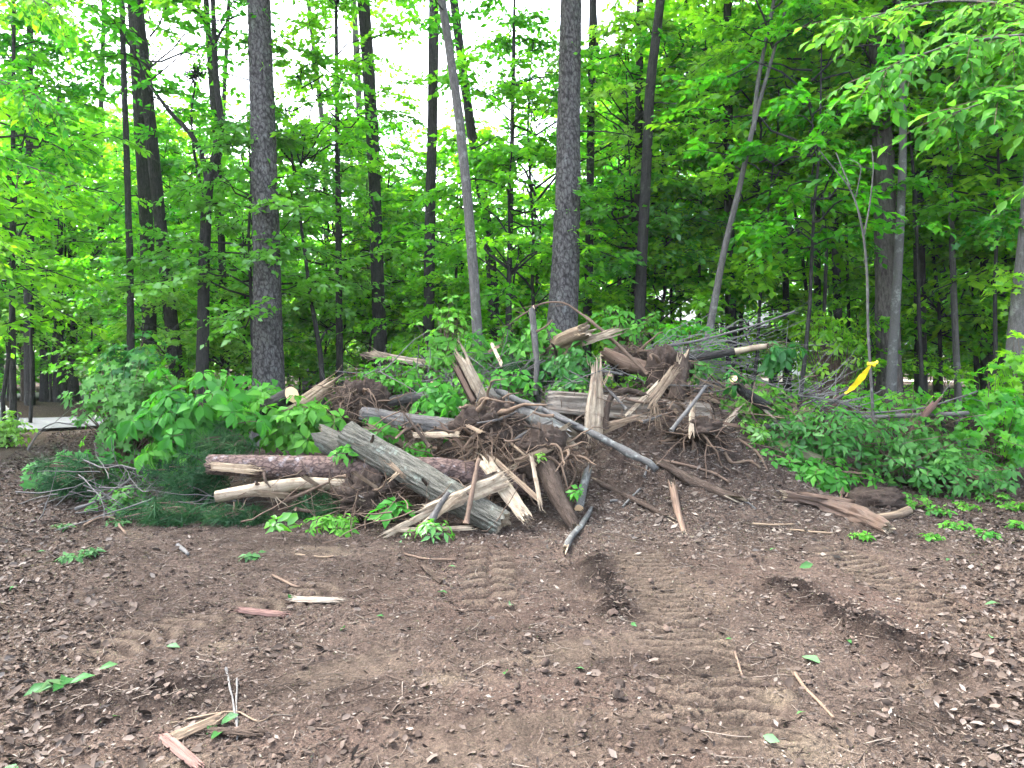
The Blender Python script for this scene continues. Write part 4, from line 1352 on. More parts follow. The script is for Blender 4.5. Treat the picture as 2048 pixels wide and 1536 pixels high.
SKY = np.array([(-900, -150), (-100, -60), (60, 40), (250, -20), (480, 50), (570, 190), (860, 190), (930, 40), (1090, 50), (1170, 0), (1270, -100), (4000, -300)])
def zlimit(px, d):
    py = max(np.interp(px + o_, SKY[:, 0], SKY[:, 1]) for o_ in (-110, 0, 110))
    return EYE + (HOR - py) / F * d
CH = {'S': 4.2, 'M': 6.8, 'L': 10.0, 'W': 2.6, 'K': 5.6, 'U': 9, 'P': 8}
def under_sky(px, d, cr, top):
    zm = zlimit(px, d)
    out = []
    for kind, z, sc in cr:
        if z + CH[kind] * sc > zm:
            z = max(0.3, zm - CH[kind] * sc)
            sc = min(sc, max(0.4, (zm - z) / CH[kind]))
        out.append((kind, z, sc))
    return out, min(top, zm * 0.97)
rng = np.random.default_rng(2024)
# understory: layered sprays from knee height to about six metres
US = []
for px in np.linspace(-420, 2480, 78):
    US.append((px + rng.normal(0, 25), rng.uniform(13.2, 23.5)))
for k, (px, d) in enumerate(US):
    if 560 < px < 640 and d < 21:
        d = 22.5
    if px < 230 and d < 19:
        d += 6
    if (230 < px < 480 or 690 < px < 1000) and d < 16.5:
        d += 4.5
    if 1690 < px < 1870 and d < 16:
        d += 4
    r = rng.random()
    lime = rng.random() < 0.22
    if r < 0.38:
        lead = 'low bushy'
        cr, top = [('S', rng.uniform(0.4, 2.2), rng.uniform(0.85, 1.15))], rng.uniform(5, 6.4)
    elif r < 0.68:
        lead = 'layered'
        cr, top = [('W', rng.uniform(0.9, 3.6), rng.uniform(0.8, 1.1)), ('S', rng.uniform(3.6, 5.0), 0.9)], rng.uniform(6.5, 8)
    else:
        lead = 'taller leafy'
        cr, top = [('M', rng.uniform(0.7, 2.8), rng.uniform(0.75, 1.0))], rng.uniform(6.5, 8.5)
    if 1330 < px < 1540:
        cr = [(a_, max(b_, 2.9), c_) for a_, b_, c_ in cr]
        top = max(top, 6.5)
    cr, top = under_sky(px, d, cr, top)
    simple_tree('sapling', lead + (' yellow-green' if lime else '') + ' sapling', px, d, rng.uniform(0.03, 0.06), top, cr, 700 + k,
                L_LIME if lime else L_FOREST)
for k, (px, d, z, sc) in enumerate([(1500, 14, 2.6, 0.9), (1590, 11.5, 3.0, 0.75), (1650, 13, 5.4, 0.85), (1700, 15, 5.2, 1.0), (1850, 12.5, 5.2, 0.8), (1925, 14.5, 1.6, 0.95), (1985, 12, 3.6, 0.8), (2060, 13.5, 1.8, 0.9), (2110, 12, 4.0, 1.0),
                                    (1400, 15, 4.2, 0.9), (1240, 15.5, 3.6, 0.8), (1240, 19, 1.6, 0.8), (10, 13.5, 2.8, 0.8), (-90, 12, 1.6, 0.9), (60, 16, 4.6, 0.8)]):
    hk = simple_tree('hickory_sapling', 'large-leaved hickory sapling', px, d, 0.04, z + 4.2 * sc, [('K', z, sc)], 1700 + k, L_FOREST)
    hk['label'] = 'large-leaved hickory sapling ' + ['behind the pale tip of the fallen limb', 'close beside the tilted forked trunk', 'with leaves high above the sawn stub', 'with leaves high over the crooked ribbon sapling',
                                                     'with leaves high over the slim lichen-spotted trunk', 'low in the shade by the pale pole-like trunk', 'in front of the twin shaded trunks', 'low behind the mossy edge trunk', 'high over the mossy edge trunk',
                                                     'behind the bare grey treetop', 'beside the straight trunk next to the brown pine', 'low behind the pile crest', 'above the row of trunks on the bank', 'low over the boulder by the drive', 'reaching high beside the thin black trunk'][k]
    hk['group'] = 'large-leaved hickory saplings'
# low shrubs on the forest floor
for k, px in enumerate(np.linspace(-300, 2400, 74)):
    d = rng.uniform(13.5, 30)
    if (540 < px < 700 or px < 280) and d < 24:
        d = rng.uniform(22, 30)
    lime = rng.random() < 0.3
    if 1335 < px < 1440:
        continue
    simple_tree('forest_shrub', 'knee-high' + (' yellow-green' if lime else '') + ' leafy shrub', px + rng.normal(0, 15), d, 0.02, 1.6, [('S', rng.uniform(-0.1, 0.15), rng.uniform(0.65, 1.0))], 1600 + k, L_LIME if lime else L_FOREST)
# mid woods
TOPS = np.array([(-900, 17), (0, 13), (300, 12), (470, 10), (560, 7.5), (900, 7.5), (1080, 8.5), (1200, 12), (1350, 16), (1700, 17), (4000, 17)])
k = 0
for d0, d1, cnt, span in ((24, 32, 34, 1.55), (33, 46, 40, 1.45)):
    for px in np.linspace(1024 - 1024 * span, 1024 + 1024 * span, cnt):
        px = px + rng.normal(0, 22)
        d = rng.uniform(d0, d1)
        if 1330 < px < 1660 and d > 36:
            d = rng.uniform(27, 33)
        if px < 480 and d0 > 30 and rng.random() < 0.45:
            continue
        tp = np.interp(px, TOPS[:, 0], TOPS[:, 1]) * (d / 34) ** 0.75
        sc = np.clip(tp / 13.5, 0.65, 1.35)
        cr = [('L', tp - 9 * sc, sc)]
        if tp - 9 * sc > 3:
            cr.append(('M', rng.uniform(0.8, 1.6), 0.9))
        else:
            cr.append(('S', rng.uniform(0.2, 0.8), 1.15))
        if 1280 < px < 1620:
            cr = [(a_, max(b_, 3.6), c_) for a_, b_, c_ in cr[:1]]
        cr, tp = under_sky(px, d, cr, tp)
        simple_tree('woodland_tree', ('tall leafy tree far back' if d > 33 else 'leafy woodland tree'), px, d, rng.uniform(0.07, 0.16), tp * 0.96, cr, 900 + k, L_FAR)
        k += 1
# tall trees whose canopy closes above the frame
for k, (px, d, z, sc) in enumerate([(-260, 12, 8, 1.1), (60, 19, 10.5, 1.1), (190, 24, 11, 1.2), (-120, 17, 9, 1.1), (420, 23, 13, 1.0), (1240, 22, 12, 1.0), (1420, 24, 12, 1.0), 
                                     (1690, 24, 11, 1.1), (1480, 29, 12, 1.2), (2000, 26, 10, 1.2)]):
    simple_tree('tall_hardwood', 'tall hardwood with high canopy', px, d, rng.uniform(0.10, 0.15), z + 7 * sc, [('L', z, sc)], 1300 + k, L_FOREST, S=9)

# the woods beyond, one mass
g = Geo()
rng = np.random.default_rng(8)
nb = 120000
px = rng.uniform(-900, 2950, nb)
d = rng.uniform(50, 95, nb)
x = (px - 1024) / F * d
tp = np.interp(px, TOPS[:, 0], TOPS[:, 1] * np.array([1, 1, 1, 0.95, 0.85, 0.85, 0.95, 1, 1, 1, 1])) * (d / 40) ** 0.7
tp = tp * (0.82 + 0.28 * vnoise(x * 0.16, d * 0.16, 2.0) + 0.12 * vnoise(x * 0.6, d * 0.4, 5.0))
z = tp * (rng.random(nb) ** 0.75)
cl = vnoise(x * 0.7, d * 0.5, z * 0.9) + 0.5 * vnoise(x * 1.9, d, z * 2.3)
keep = cl > -0.25
p = np.stack([x, d, z], 1)[keep]
m = len(p)
leaves(g, p, norm(rng.normal(0, 1, (m, 3)) + np.array([0, 0, -0.3])), norm(rng.normal(0, 0.6, (m, 3)) + np.array([0, -0.3, 0.8])), rng.uniform(0.28, 0.55, m), 'quad', rng=rng)
far = mk('distant_woods', g, L_FAR)
tag(far, 'mass of pale green woods far behind all the trunks', 'woods', kind='stuff')

# ------------------------------------------------------------------ the pile of felled wood
# logs
o = pxlog('pine_log', 'long pine log with purple-brown scaly bark lying level across the pile', 'log',
          [(420, 929, 7.35), (560, 934, 7.4), (720, 938, 7.45), (880, 942, 7.5), (1080, 968, 7.55)], [40, 47, 52, 56, 58], B_PINELOG, ends=('broken', 'broken'), S=56, n=230, plate=0.05, ridge=0.006, wob=0.03, jag=0.03, seed=1)
plank('torn_patch', None, None, P(424, 932, 7.22), P(492, 938, 7.23), 0.085, 0.02, (0, -1, 0.2), W_FRESH, jag=(0.2, 0.8), seed=3, nv=12, parent=o)
o = pxlog('oak_log', 'thick grey-green oak log slanting down in front of the pine log', 'log',
          [(692, 868, 7.5), (790, 925, 7.3), (900, 990, 7.0), (1003, 1048, 6.8)], [52, 56, 57, 54], B_OAK, ends=('cut', 'broken'), S=96, n=120, ridge=0.030, wob=0.05, jag=0.03, seed=2)
plank('torn_patch', None, None, P(782, 928, 7.08), P(802, 948, 7.02), 0.045, 0.025, (0, -1, 0.3), W_TAN, jag=(0.6, 0.6), seed=9, nv=10, parent=o)
slivers(o, P(795, 945, 7.02), 4, 0.16, 0.007, (-0.4, -0.5, -0.6), W_FRESH, 8)
pxlog('broken_log', 'short hollow broken log behind the upper end of the oak log', 'log', [(648, 878, 7.85), (690, 898, 7.8), (735, 925, 7.7)], [50, 56, 50], B_OAK, ends=('broken', 'none'), S=24, seed=4, jag=0.10, ridge=0.02)
o = pxlog('stripped_log', 'pale stripped log lying low under the pine log', 'log', [(432, 993, 7.05), (520, 978, 7.1), (610, 966, 7.2), (760, 972, 7.4)], [24, 27, 24, 20], W_PALE, ends=('cut', 'broken'), S=16, seed=5, ridge=0.01)
slivers(o, P(545, 985, 7.05), 6, 0.20, 0.008, (0.5, -0.2, -0.6), W_PALE, 18)
slivers(o, P(470, 1000, 7.0), 3, 0.12, 0.006, (0.1, -0.1, -1), W_TAN, 19)
pxlog('sawn_log', 'short dark log ending in a round sawn face on the leaf heap', 'log', [(500, 838, 8.5), (540, 812, 8.35), (584, 789, 8.15)], [30, 32, 34], B_DARK, ends=('broken', 'cut'), S=22, seed=6, ridge=0.01)
pxplank('split_wood', 'pinkish split wood slab behind the sawn log end', 'split wood', (575, 825, 8.7), (636, 782, 8.6), 24, W_FRESH, jag=(0.5, 0.9), seed=7)
pxplank('split_wood', 'second thinner pink slab just below the split slab', 'split wood', (590, 836, 8.65), (640, 796, 8.5), 12, W_TAN, jag=(0.4, 0.8), seed=8)
pxlog('grey_log', 'weathered grey log lying behind the broad leaves and oak log', 'log', [(724, 828, 8.25), (800, 842, 8.15), (905, 856, 8.0)], [30, 34, 36], B_GREY, ends=('cut', 'broken'), S=60, n=70, seed=9, ridge=0.018)
pxlog('grey_log', 'grey-brown log farther back above the weathered grey log', 'log', [(742, 812, 8.9), (800, 799, 8.85), (870, 793, 8.8)], [18, 22, 22], B_GREY, ends=('broken', 'broken'), S=18, seed=10)
o = pxplank('broken_plank', 'pale peeled broken limb on the far crest of the pile', 'broken wood', (750, 709, 9.6), (852, 728, 9.4), 15, W_PALE, thpx=11, jag=(0.9, 0.5), seed=11)
slivers(o, P(765, 712, 9.55), 5, 0.22, 0.008, (-0.8, -0.1, 0.2), W_PALE, 28)
pxlog('broken_limb', 'dark forked limb under the pale peeled one on the crest', 'branch', [(748, 716, 9.65), (800, 724, 9.6), (880, 738, 9.5)], [13, 12, 8], B_DIRTY, ends=('broken', 'broken'), S=10, seed=12)
pxlog('cut_branch', 'small branch with a round pinkish cut end among the leaves', 'branch', [(850, 778, 9.2), (866, 769, 8.9)], [15, 14], B_DIRTY, ends=('none', 'cut'), S=12, seed=13)
# upright snag and the uprooted root ball in the middle
o = pxplank('snag', 'upright broken snag with pale split wood above the middle roots', 'broken wood', (968, 800, 7.9), (930, 726, 8.0), 22, W_PALE, thpx=16, jag=(0.2, 0.9), seed=14)
plank('bark', None, None, P(955, 815, 7.93), P(918, 742, 8.03), 0.10, 0.035, (0.6, -1, 0.2), B_DIRTY, jag=(0.2, 0.7), seed=15, parent=o)
pxplank('torn_bark', 'reddish bark slab leaning beside the upright snag', 'bark', (946, 800, 7.88), (914, 738, 7.95), 9, W_ROT, jag=(0.2, 0.8), seed=16)
rootball('uprooted root ball caked in dark earth in the middle of the pile', P(975, 850, 7.75), (0.30, 0.26, 0.26), 18, 60, 5, bias=(-0.1, -1, 0.1), ln=0.55)
rootball('earthy root ball hanging beneath the oak log', P(735, 990, 7.25), (0.28, 0.22, 0.20), 14, 100, 6, bias=(0, -0.9, -0.5), ln=0.4, rr=0.010)
rootball('tan tangle of fibrous roots standing behind the grey log', P(716, 808, 8.5), (0.26, 0.2, 0.24), 16, 110, 7, bias=(0, -0.6, 0.6), ln=0.5, rr=0.008, mat=B_ROOT)
rootball('dark root mass at the foot of the dirt slope beside the grey bark slab', P(1085, 905, 7.45), (0.24, 0.2, 0.22), 14, 45, 8, bias=(0.3, -0.9, 0.2), ln=0.5, rr=0.012)
rootball('dirt-covered upturned roots at the crest of the dirt mound', P(1335, 745, 8.9), (0.22, 0.2, 0.26), 10, 40, 9, bias=(0, -0.7, 0.3), ln=0.45, rr=0.016)
rootball('root clump half buried on the upper dirt slope', P(1395, 860, 8.0), (0.26, 0.2, 0.12), 5, 40, 10, bias=(-0.2, -0.9, 0.1), ln=0.6, rr=0.012)
rootball('brown rotten root wad behind the pale upright splinter', P(1262, 722, 9.3), (0.26, 0.2, 0.16), 9, 100, 11, bias=(0, -0.7, 0.4), ln=0.4, rr=0.012)
# grey trunk and pole running down to the dirt
pxlog('grey_log', 'smooth grey log running down from behind the upright snag', 'log', [(985, 792, 8.7), (1040, 815, 8.3), (1112, 862, 7.85)], [30, 36, 42], B_SMOOTH, ends=('broken', 'broken'), S=24, seed=17, ridge=0.004)
pxbranch('grey_pole', 'long thin grey pole lying down the dirt slope', 'pole', [(995, 782, 8.35), (1090, 824, 8.0), (1180, 872, 7.6), (1312, 939, 7.25)], 13, 15, B_SMOOTH, n=26, S=10, seed=18)
pxbranch('grey_branch', 'thinner grey branch beside the long grey pole', 'branch', [(1085, 818, 7.9), (1120, 838, 7.75), (1165, 852, 7.7)], 9, 7, B_TWIG, seed=19)
o = pxplank('weathered_log', 'weathered half log with striped grain lying under the upright splinter', 'log', (1098, 803, 8.45), (1420, 828, 8.55), 44, W_WEATHER, thpx=30, jag=(0.1, 0.2), seed=20, nu=14, nv=30, tilt=0.05)
pxplank('weathered_plank', 'thin weathered split plank along the bottom of the striped half log', 'split wood', (1094, 818, 8.25), (1300, 836, 8.3), 11, W_WEATHER, jag=(0.4, 0.5), seed=21)
o = pxplank('upright_splinter', 'tall pale splintered slab standing upright in the dirt', 'split wood', (1186, 868, 7.95), (1192, 752, 8.1), 40, W_PALE, thpx=14, jag=(0.15, 0.75), seed=22, nu=14, taper=(1, 0.55), tilt=0.1)
slivers(o, P(1205, 775, 8.05), 4, 0.22, 0.008, (0.05, 0, 1), W_FRESH, 38)
branch('bark_strip', 'dark strip of bark arching over the striped half log', 'bark', [P(1212, 858, 7.95), P(1214, 815, 8.0), P(1224, 790, 8.05), P(1255, 780, 8.15), P(1300, 794, 8.2), P(1330, 812, 8.2)], 0.030, 0.035, B_DIRTY, n=24, S=8, seed=23)
pxplank('torn_wood', 'short tan torn piece lying below the striped half log', 'split wood', (1222, 848, 7.75), (1272, 836, 7.75), 11, W_TAN, jag=(0.4, 0.8), seed=24)
o = pxplank('frayed_root', 'frayed root with stringy fibres hanging over the half log', 'root', (1305, 800, 8.0), (1345, 745, 8.3), 20, W_TAN, jag=(0.8, 0.5), seed=25)
slivers(o, P(1310, 808, 7.95), 16, 0.30, 0.007, (0.02, -0.25, -1), W_TAN, 39, 'fibre')
o = pxlog('broken_stump', 'dark upright stump with a pale broken top on the mound crest', 'stump', [(1352, 800, 8.5), (1360, 760, 8.55), (1364, 722, 8.6)], [34, 28, 24], B_DIRTY, ends=('none', 'broken'), S=18, seed=26, jag=0.12)
slivers(o, P(1358, 722, 8.55), 5, 0.16, 0.009, (0, 0, 1), W_PALE, 48)
o = pxlog('fallen_limb', 'dark fallen limb pointing past the bare twigs with a stripped pale tip', 'log', [(1345, 722, 9.3), (1400, 714, 9.2), (1475, 702, 9.0)], [15, 17, 15], B_DARK, ends=('broken', 'none'), S=14, seed=27)
log('stripped_tip', None, None, [P(1470, 703, 9.0), P(1500, 697, 8.95), P(1527, 693, 8.9)], [0.040, 0.037, 0.034], W_PALE, ends=('none', 'broken'), S=12, seed=28, jag=0.05, parent=o)
pxlog('sawn_branch', 'dark stub with a tan sawn end standing among the bare twigs', 'branch', [(1512, 800, 8.7), (1484, 782, 8.6), (1467, 757, 8.4)], [22, 19, 17], B_DARK, ends=('broken', 'cut'), S=14, seed=29)
pxbranch('grey_stick', 'straight pale grey stick leaning up the mound', 'stick', [(1342, 862, 7.7), (1375, 820, 7.9), (1412, 772, 8.2)], 9, 7, B_TWIG, seed=30)
pxbranch('thin_pole', 'thin brown pole leaning across the top of the pile', 'pole', [(1295, 748, 8.8), (1240, 692, 9.0), (1172, 634, 9.2)], 8, 6, B_TWIGD, seed=31)
pxbranch('bent_twig', 'long bent twig arching above the pile top', 'branch', [(1172, 634, 9.2), (1128, 604, 9.3), (1080, 606, 9.4), (1030, 640, 9.5)], 5, 3, B_TWIGD, twigs=5, tl=0.3, seed=32)
o = pxlog('snapped_sapling', 'upright broken stem behind the pale log on the pile top', 'branch', [(1072, 790, 8.9), (1074, 720, 9.0), (1064, 622, 9.1)], [10, 12, 14], B_GREY, ends=('none', 'broken'), S=10, seed=33, jag=0.06)
pxbranch('side_branch', 'short dark side branch leaving the upright broken stem', 'branch', [(1070, 665, 9.05), (1090, 655, 9.0), (1105, 640, 9.0)], 5, 3, B_TWIGD, seed=34)
o = pxlog('torn_log', 'tan torn log end on the very top of the pile', 'log', [(1118, 690, 9.3), (1142, 676, 9.1), (1164, 666, 8.95)], [34, 40, 32], W_TAN, ends=('broken', 'broken'), S=34, seed=35, jag=0.16, ridge=0.05, wob=0.4)
slivers(o, P(1160, 665, 8.9), 7, 0.16, 0.010, (0.3, -0.6, 0.4), W_FRESH, 58)
pxplank('pale_splinter', 'pale flat splinter sticking out beside the tan torn log', 'split wood', (1165, 684, 9.0), (1222, 666, 8.9), 17, W_PALE, jag=(0.3, 0.8), seed=36)
pxlog('rotten_wood', 'dark red rotten wood chunk below the thin leaning pole', 'rotten wood', [(1215, 708, 9.2), (1250, 728, 9.1), (1305, 742, 9.0)], [24, 30, 22], W_ROT, ends=('broken', 'broken'), S=16, seed=37, ridge=0.03, wob=0.3, jag=0.1)
pxbranch('grey_stick', 'short smooth grey stick beside the pale upright splinter', 'stick', [(1198, 743, 8.8), (1222, 744, 8.75), (1246, 750, 8.7)], 7, 6, B_SMOOTH, seed=38)
# split slabs in front
pxplank('split_slab', 'broad pale split slab leaning from the middle roots to the ground', 'split wood', (1046, 1028, 6.8), (972, 925, 7.2), 30, W_PALE, thpx=14, jag=(0.3, 0.4), seed=39, nu=12, nv=26)
pxplank('split_slab', 'narrow brown-edged slab lying along the broad pale one', 'split wood', (1078, 1000, 6.9), (985, 915, 7.25), 10, W_TAN, jag=(0.4, 0.7), seed=40)
pxplank('split_slab', 'wide pale split slab resting across the lower oak log', 'split wood', (852, 1024, 6.75), (1002, 962, 6.95), 34, W_PALE, thpx=14, jag=(0.5, 0.3), seed=41, nu=12, nv=26, taper=(0.8, 1.1))
pxplank('split_slab', 'bark-backed slab under the wide pale one', 'split wood', (862, 1008, 6.85), (990, 948, 7.05), 12, B_DIRTY, jag=(0.5, 0.3), seed=42)
pxplank('splinter', 'long pale splinter lying flat at the front foot of the pile', 'split wood', (778, 1066, 6.6), (872, 1018, 6.75), 14, W_PALE, jag=(0.9, 0.4), seed=43)
pxplank('splinter', 'thin pale splinter pointing away beside the small bright plant', 'split wood', (800, 1060, 6.55), (932, 1056, 6.6), 9, W_PALE, jag=(0.7, 1.2), seed=44)
pxplank('splinter', 'orange-tinged torn splinter under the wide pale slab', 'split wood', (845, 1052, 6.62), (905, 1002, 6.72), 15, W_FRESH, jag=(0.8, 0.6), seed=45)
pxbranch('leaning_stick', 'brown-grey stick leaning upright against the wide pale slab', 'stick', [(932, 1048, 6.62), (944, 990, 6.75), (958, 918, 7.0)], 11, 8, B_TWIGD, S=8, seed=46)
pxbranch('leaning_stick', 'grey flat stick propped against the splinters in front', 'stick', [(862, 1042, 6.6), (880, 1010, 6.68), (898, 985, 6.75)], 15, 9, B_GREY, S=8, seed=47)
o = pxlog('bark_slab', 'thick dark bark-covered stump leg at the foot of the dirt slope', 'stump', [(1092, 930, 7.25), (1112, 985, 7.0), (1148, 1050, 6.75)], [34, 36, 22], B_DIRTY, ends=('none', 'broken'), S=18, seed=48, ridge=0.03, wob=0.2, jag=0.08)
pxplank('pale_strip', 'narrow pale torn strip hanging in front of the dark stump leg', 'split wood', (1080, 1004, 6.85), (1064, 918, 7.1), 9, W_PALE, jag=(0.9, 0.6), seed=49)
# pieces on the dirt slope
def on(px, py, lift=0.0):
    """first hit of the ground along the ray of a photograph pixel"""
    ds = np.linspace(2.0, 14, 1600)
    q = np.stack([P(px, py, d) for d in ds[::8]])
    ds8 = ds[::8]
    below = q[:, 2] < HG(q[:, 0], q[:, 1])
    i = int(np.argmax(below)) if below.any() else len(ds8) - 1
    p = P(px, py, ds8[i])
    p[2] = float(HG(p[0], p[1])) + lift
    return p

def onbranch(name, label, cat, pix, w0, w1, mat, seed=0, lift=0.8, **kw):
    pts = [on(*p) for p in pix]
    r0, r1 = w0 * 0.5 * pts[0][1] / F, w1 * 0.5 * pts[-1][1] / F
    rr = np.linspace(r0, r1, len(pts))
    pts = [p + np.array([0, 0, r * lift]) for p, r in zip(pts, rr)]
    return branch(name, label, cat, pts, r0, r1, mat, seed=seed, **kw)
def onlog(name, label, cat, pix, w, mat, lift=0.7, **kw):
    pts = [on(*p) for p in pix]
    rr = [a * 0.5 * p[1] / F for a, p in zip(w, pts)]
    pts = [p + np.array([0, 0, r * lift]) for p, r in zip(pts, rr)]
    return log(name, label, cat, pts, rr, mat, **kw)
onlog('dirt_log', 'dirt-stained log half sunk in the slope below the long grey pole', 'log', [(1338, 946), (1385, 972), (1440, 998)], [16, 22, 18], B_DIRTY, ends=('broken', 'broken'), S=16, seed=50, ridge=0.01)
onlog('dirt_log', 'dark thin log lying low on the slope beside the pale lichen stick', 'log', [(1200, 972), (1250, 1000), (1312, 1030)], [10, 13, 11], B_DIRTY, ends=('broken', 'broken'), S=12, seed=51)
onlog('lichen_stick', 'short pale lichen-covered stick standing out at the slope foot', 'stick', [(1172, 960), (1164, 995), (1158, 1030)], [16, 19, 18], B_SMOOTH, ends=('broken', 'cut'), S=14, seed=52)
onlog('bark_piece', 'small tan bark piece pointing down the slope', 'bark', [(1348, 1002), (1354, 1028), (1364, 1056)], [16, 14, 10], W_ROT, ends=('broken', 'broken'), S=12, seed=53)
o = onlog('curved_stick', 'curved grey stick with an orange broken tip lying on bare soil', 'stick', [(1180, 1030), (1162, 1062), (1142, 1084), (1134, 1098)], [8, 11, 12, 13], B_SMOOTH, ends=('broken', 'broken'), S=10, seed=54, cut_mat=W_FRESH)
onbranch('dark_branch', 'crooked pale branch lying over the upper dirt slope', 'branch', [(1310, 930), (1370, 940), (1430, 955), (1460, 975)], 7, 5, B_TWIGD, seed=55, twigs=3, tl=0.2)
onbranch('dark_branch', 'long brown branch running down the mound flank', 'branch', [(1410, 838), (1440, 860), (1480, 885), (1515, 915), (1535, 945)], 8, 5, B_ROOT, seed=56, twigs=5, tl=0.25)
onbranch('root_branch', 'pale hooked root on the mound flank', 'root', [(1320, 905), (1360, 880), (1395, 850), (1408, 832), (1425, 842)], 8, 5, B_ROOT, seed=57, twigs=3, tl=0.25)
onbranch('root_branch', 'thin dark root looping near the dark root mass', 'root', [(1110, 1000), (1140, 985), (1152, 955), (1140, 930)], 6, 4, B_TWIGD, seed=58)
onbranch('root_branch', 'pale curled root at the near mound shoulder', 'root', [(1450, 915), (1462, 935), (1500, 938), (1520, 950)], 8, 5, B_ROOT, seed=59)
for k, (a, b, lab) in enumerate([((1220, 1006), (1235, 1008), 'tiny pale chip stick low on the slope'), ((1245, 1018), (1280, 980), 'thin twig standing from the dark thin log'),
                                 ((1480, 1000), (1512, 1022), 'pale twig lying below the mound shoulder'), ((1500, 1050), (1590, 1052), 'thin tan stick on the flat soil by the rotten log'),
                                 ((1580, 1062), (1668, 1070), 'straight tan stick in front of the rotten log'), ((1288, 960), (1296, 935), 'stubby twig upright near the end of the grey pole')]):
    onbranch('stick', lab, 'stick', [a, ((a[0] + b[0]) / 2, (a[1] + b[1]) / 2 + 1), b], 5, 4, W_TAN if k in (3, 4) else B_TWIG, seed=60 + k)
# the rotten log and clod on flat ground beside the brush
o = onlog('rotten_log', 'crumbling pink-brown rotten log lying on the leaf litter', 'log', [(1578, 1003), (1640, 1018), (1705, 1042), (1772, 1068)], [22, 28, 31, 24], W_ROTD, ends=('broken', 'broken'), S=60, n=80, seed=70, ridge=0.06, wob=0.3, jag=0.08, lift=0.75)
plank('pale_wood', None, None, on(1605, 1008) + (0, -0.05, 0.10), on(1690, 1030) + (0, -0.05, 0.13), 0.04, 0.025, (0, -1, 1), W_ROT, jag=(0.8, 0.8), seed=71, parent=o)
slivers(o, on(1690, 1018) + (0, 0, 0.12), 5, 0.10, 0.012, (0.2, -0.2, 1), W_ROT, 72)
e = empty('earth_clod', on(1758, 1010))
tag(e, 'dark lump of earth with fine roots behind the rotten log', 'earth clod')
c0 = on(1758, 1010)
V, Q = blob(c0 + (0, 0.1, 0.04), (0.34, 0.26, 0.13), 4, 0.5)
mk('soil', Geo().add(V, Q=Q), M_EARTH, e, smooth=True)
rng = np.random.default_rng(5)
dr = norm(rng.normal(0, 1, (40, 3)) + np.array([0, -0.5, 0.4]))
p = root_paths(rng, c0 + (0, 0.1, 0.04) + dr * np.array([0.3, 0.22, 0.12]), dr, 0.2 * rng.uniform(0.4, 1.2, 40), 6, 0.8, 0.5)
V, Q, b = tubes(p, np.linspace(0.003, 0.001, 6)[None], 3)
x = mk('rootlets', Geo().add(V, Q=Q, bpos=b), B_ROOT, e)
x['kind'] = 'stuff'
onlog('pale_log', 'small tan log piece beside the dark earth lump', 'log', [(1772, 1043), (1795, 1037), (1818, 1031)], [14, 18, 16], W_TAN, ends=('broken', 'cut'), S=14, seed=73)

# brush past the mound
pxbranch('pale_pole', 'long pale pole lying level over the green brush', 'pole', [(1660, 838, 9.6), (1750, 834, 9.4), (1850, 830, 9.2), (1938, 825, 9.0)], 8, 9, B_TWIG, n=20, S=8, seed=80)
pxbranch('pale_branch', 'thin pale branch rising above the level pole', 'branch', [(1650, 822, 9.7), (1760, 826, 9.5), (1850, 818, 9.3), (1900, 800, 9.2), (1955, 782, 9.1)], 5, 3, B_TWIG, twigs=6, tl=0.5, seed=81)
pxlog('mossy_log', 'mossy log half hidden in brush past the mound', 'log', [(1500, 876, 8.7), (1555, 892, 8.6), (1612, 915, 8.5)], [26, 30, 30], B_MOSSY, ends=('broken', 'broken'), S=18, seed=82)
pxlog('grey_log', 'thin grey log lying in the brush above the mossy log', 'log', [(1478, 830, 9.2), (1530, 840, 9.2), (1580, 848, 9.1)], [9, 10, 9], B_GREY, ends=('broken', 'broken'), S=10, seed=83)
pxlog('grey_log', 'second thin grey log just under the other in the brush', 'log', [(1482, 856, 9.1), (1540, 853, 9.0), (1590, 846, 9.0)], [9, 11, 10], B_GREY, ends=('broken', 'broken'), S=10, seed=84)
pxplank('split_wood', 'tan split piece leaning out of the brush by the grey logs', 'split wood', (1560, 880, 8.9), (1604, 840, 9.0), 14, W_TAN, jag=(0.5, 0.7), seed=85)
pxplank('split_wood', 'reddish split block below the end of the yellow ribbon', 'split wood', (1650, 820, 9.6), (1676, 800, 9.6), 18, W_RED, jag=(0.2, 0.2), seed=86)
pxbranch('ribbon_stick', 'grey stick that holds the low end of the yellow ribbon', 'stick', [(1640, 822, 9.5), (1668, 803, 9.3), (1698, 782, 9.1)], 6, 5, B_TWIG, seed=87)
pxlog('red_stub', 'red-brown broken stub standing up from the level pole', 'branch', [(1828, 856, 9.1), (1842, 840, 9.1), (1855, 824, 9.1)], [11, 12, 14], W_RED, ends=('broken', 'broken'), S=10, seed=88)
pxlog('red_stub', 'red-brown stub deeper in the leaves under the level pole', 'branch', [(1795, 885, 9.0), (1805, 870, 9.0)], [12, 11], W_RED, ends=('broken', 'broken'), S=10, seed=89)
pxbranch('pale_branch', 'bare white branch drooping through the leaves near the rotten log', 'branch', [(1780, 918, 8.6), (1840, 935, 8.5), (1900, 952, 8.4)], 5, 3, B_TWIG, twigs=3, tl=0.3, seed=90)
pxbranch('brown_branch', 'thin brown branch arching out of the brush near the ribbon', 'branch', [(1600, 812, 9.5), (1650, 792, 9.6), (1700, 776, 9.7)], 4, 3, B_TWIG, twigs=4, tl=0.4, seed=91)
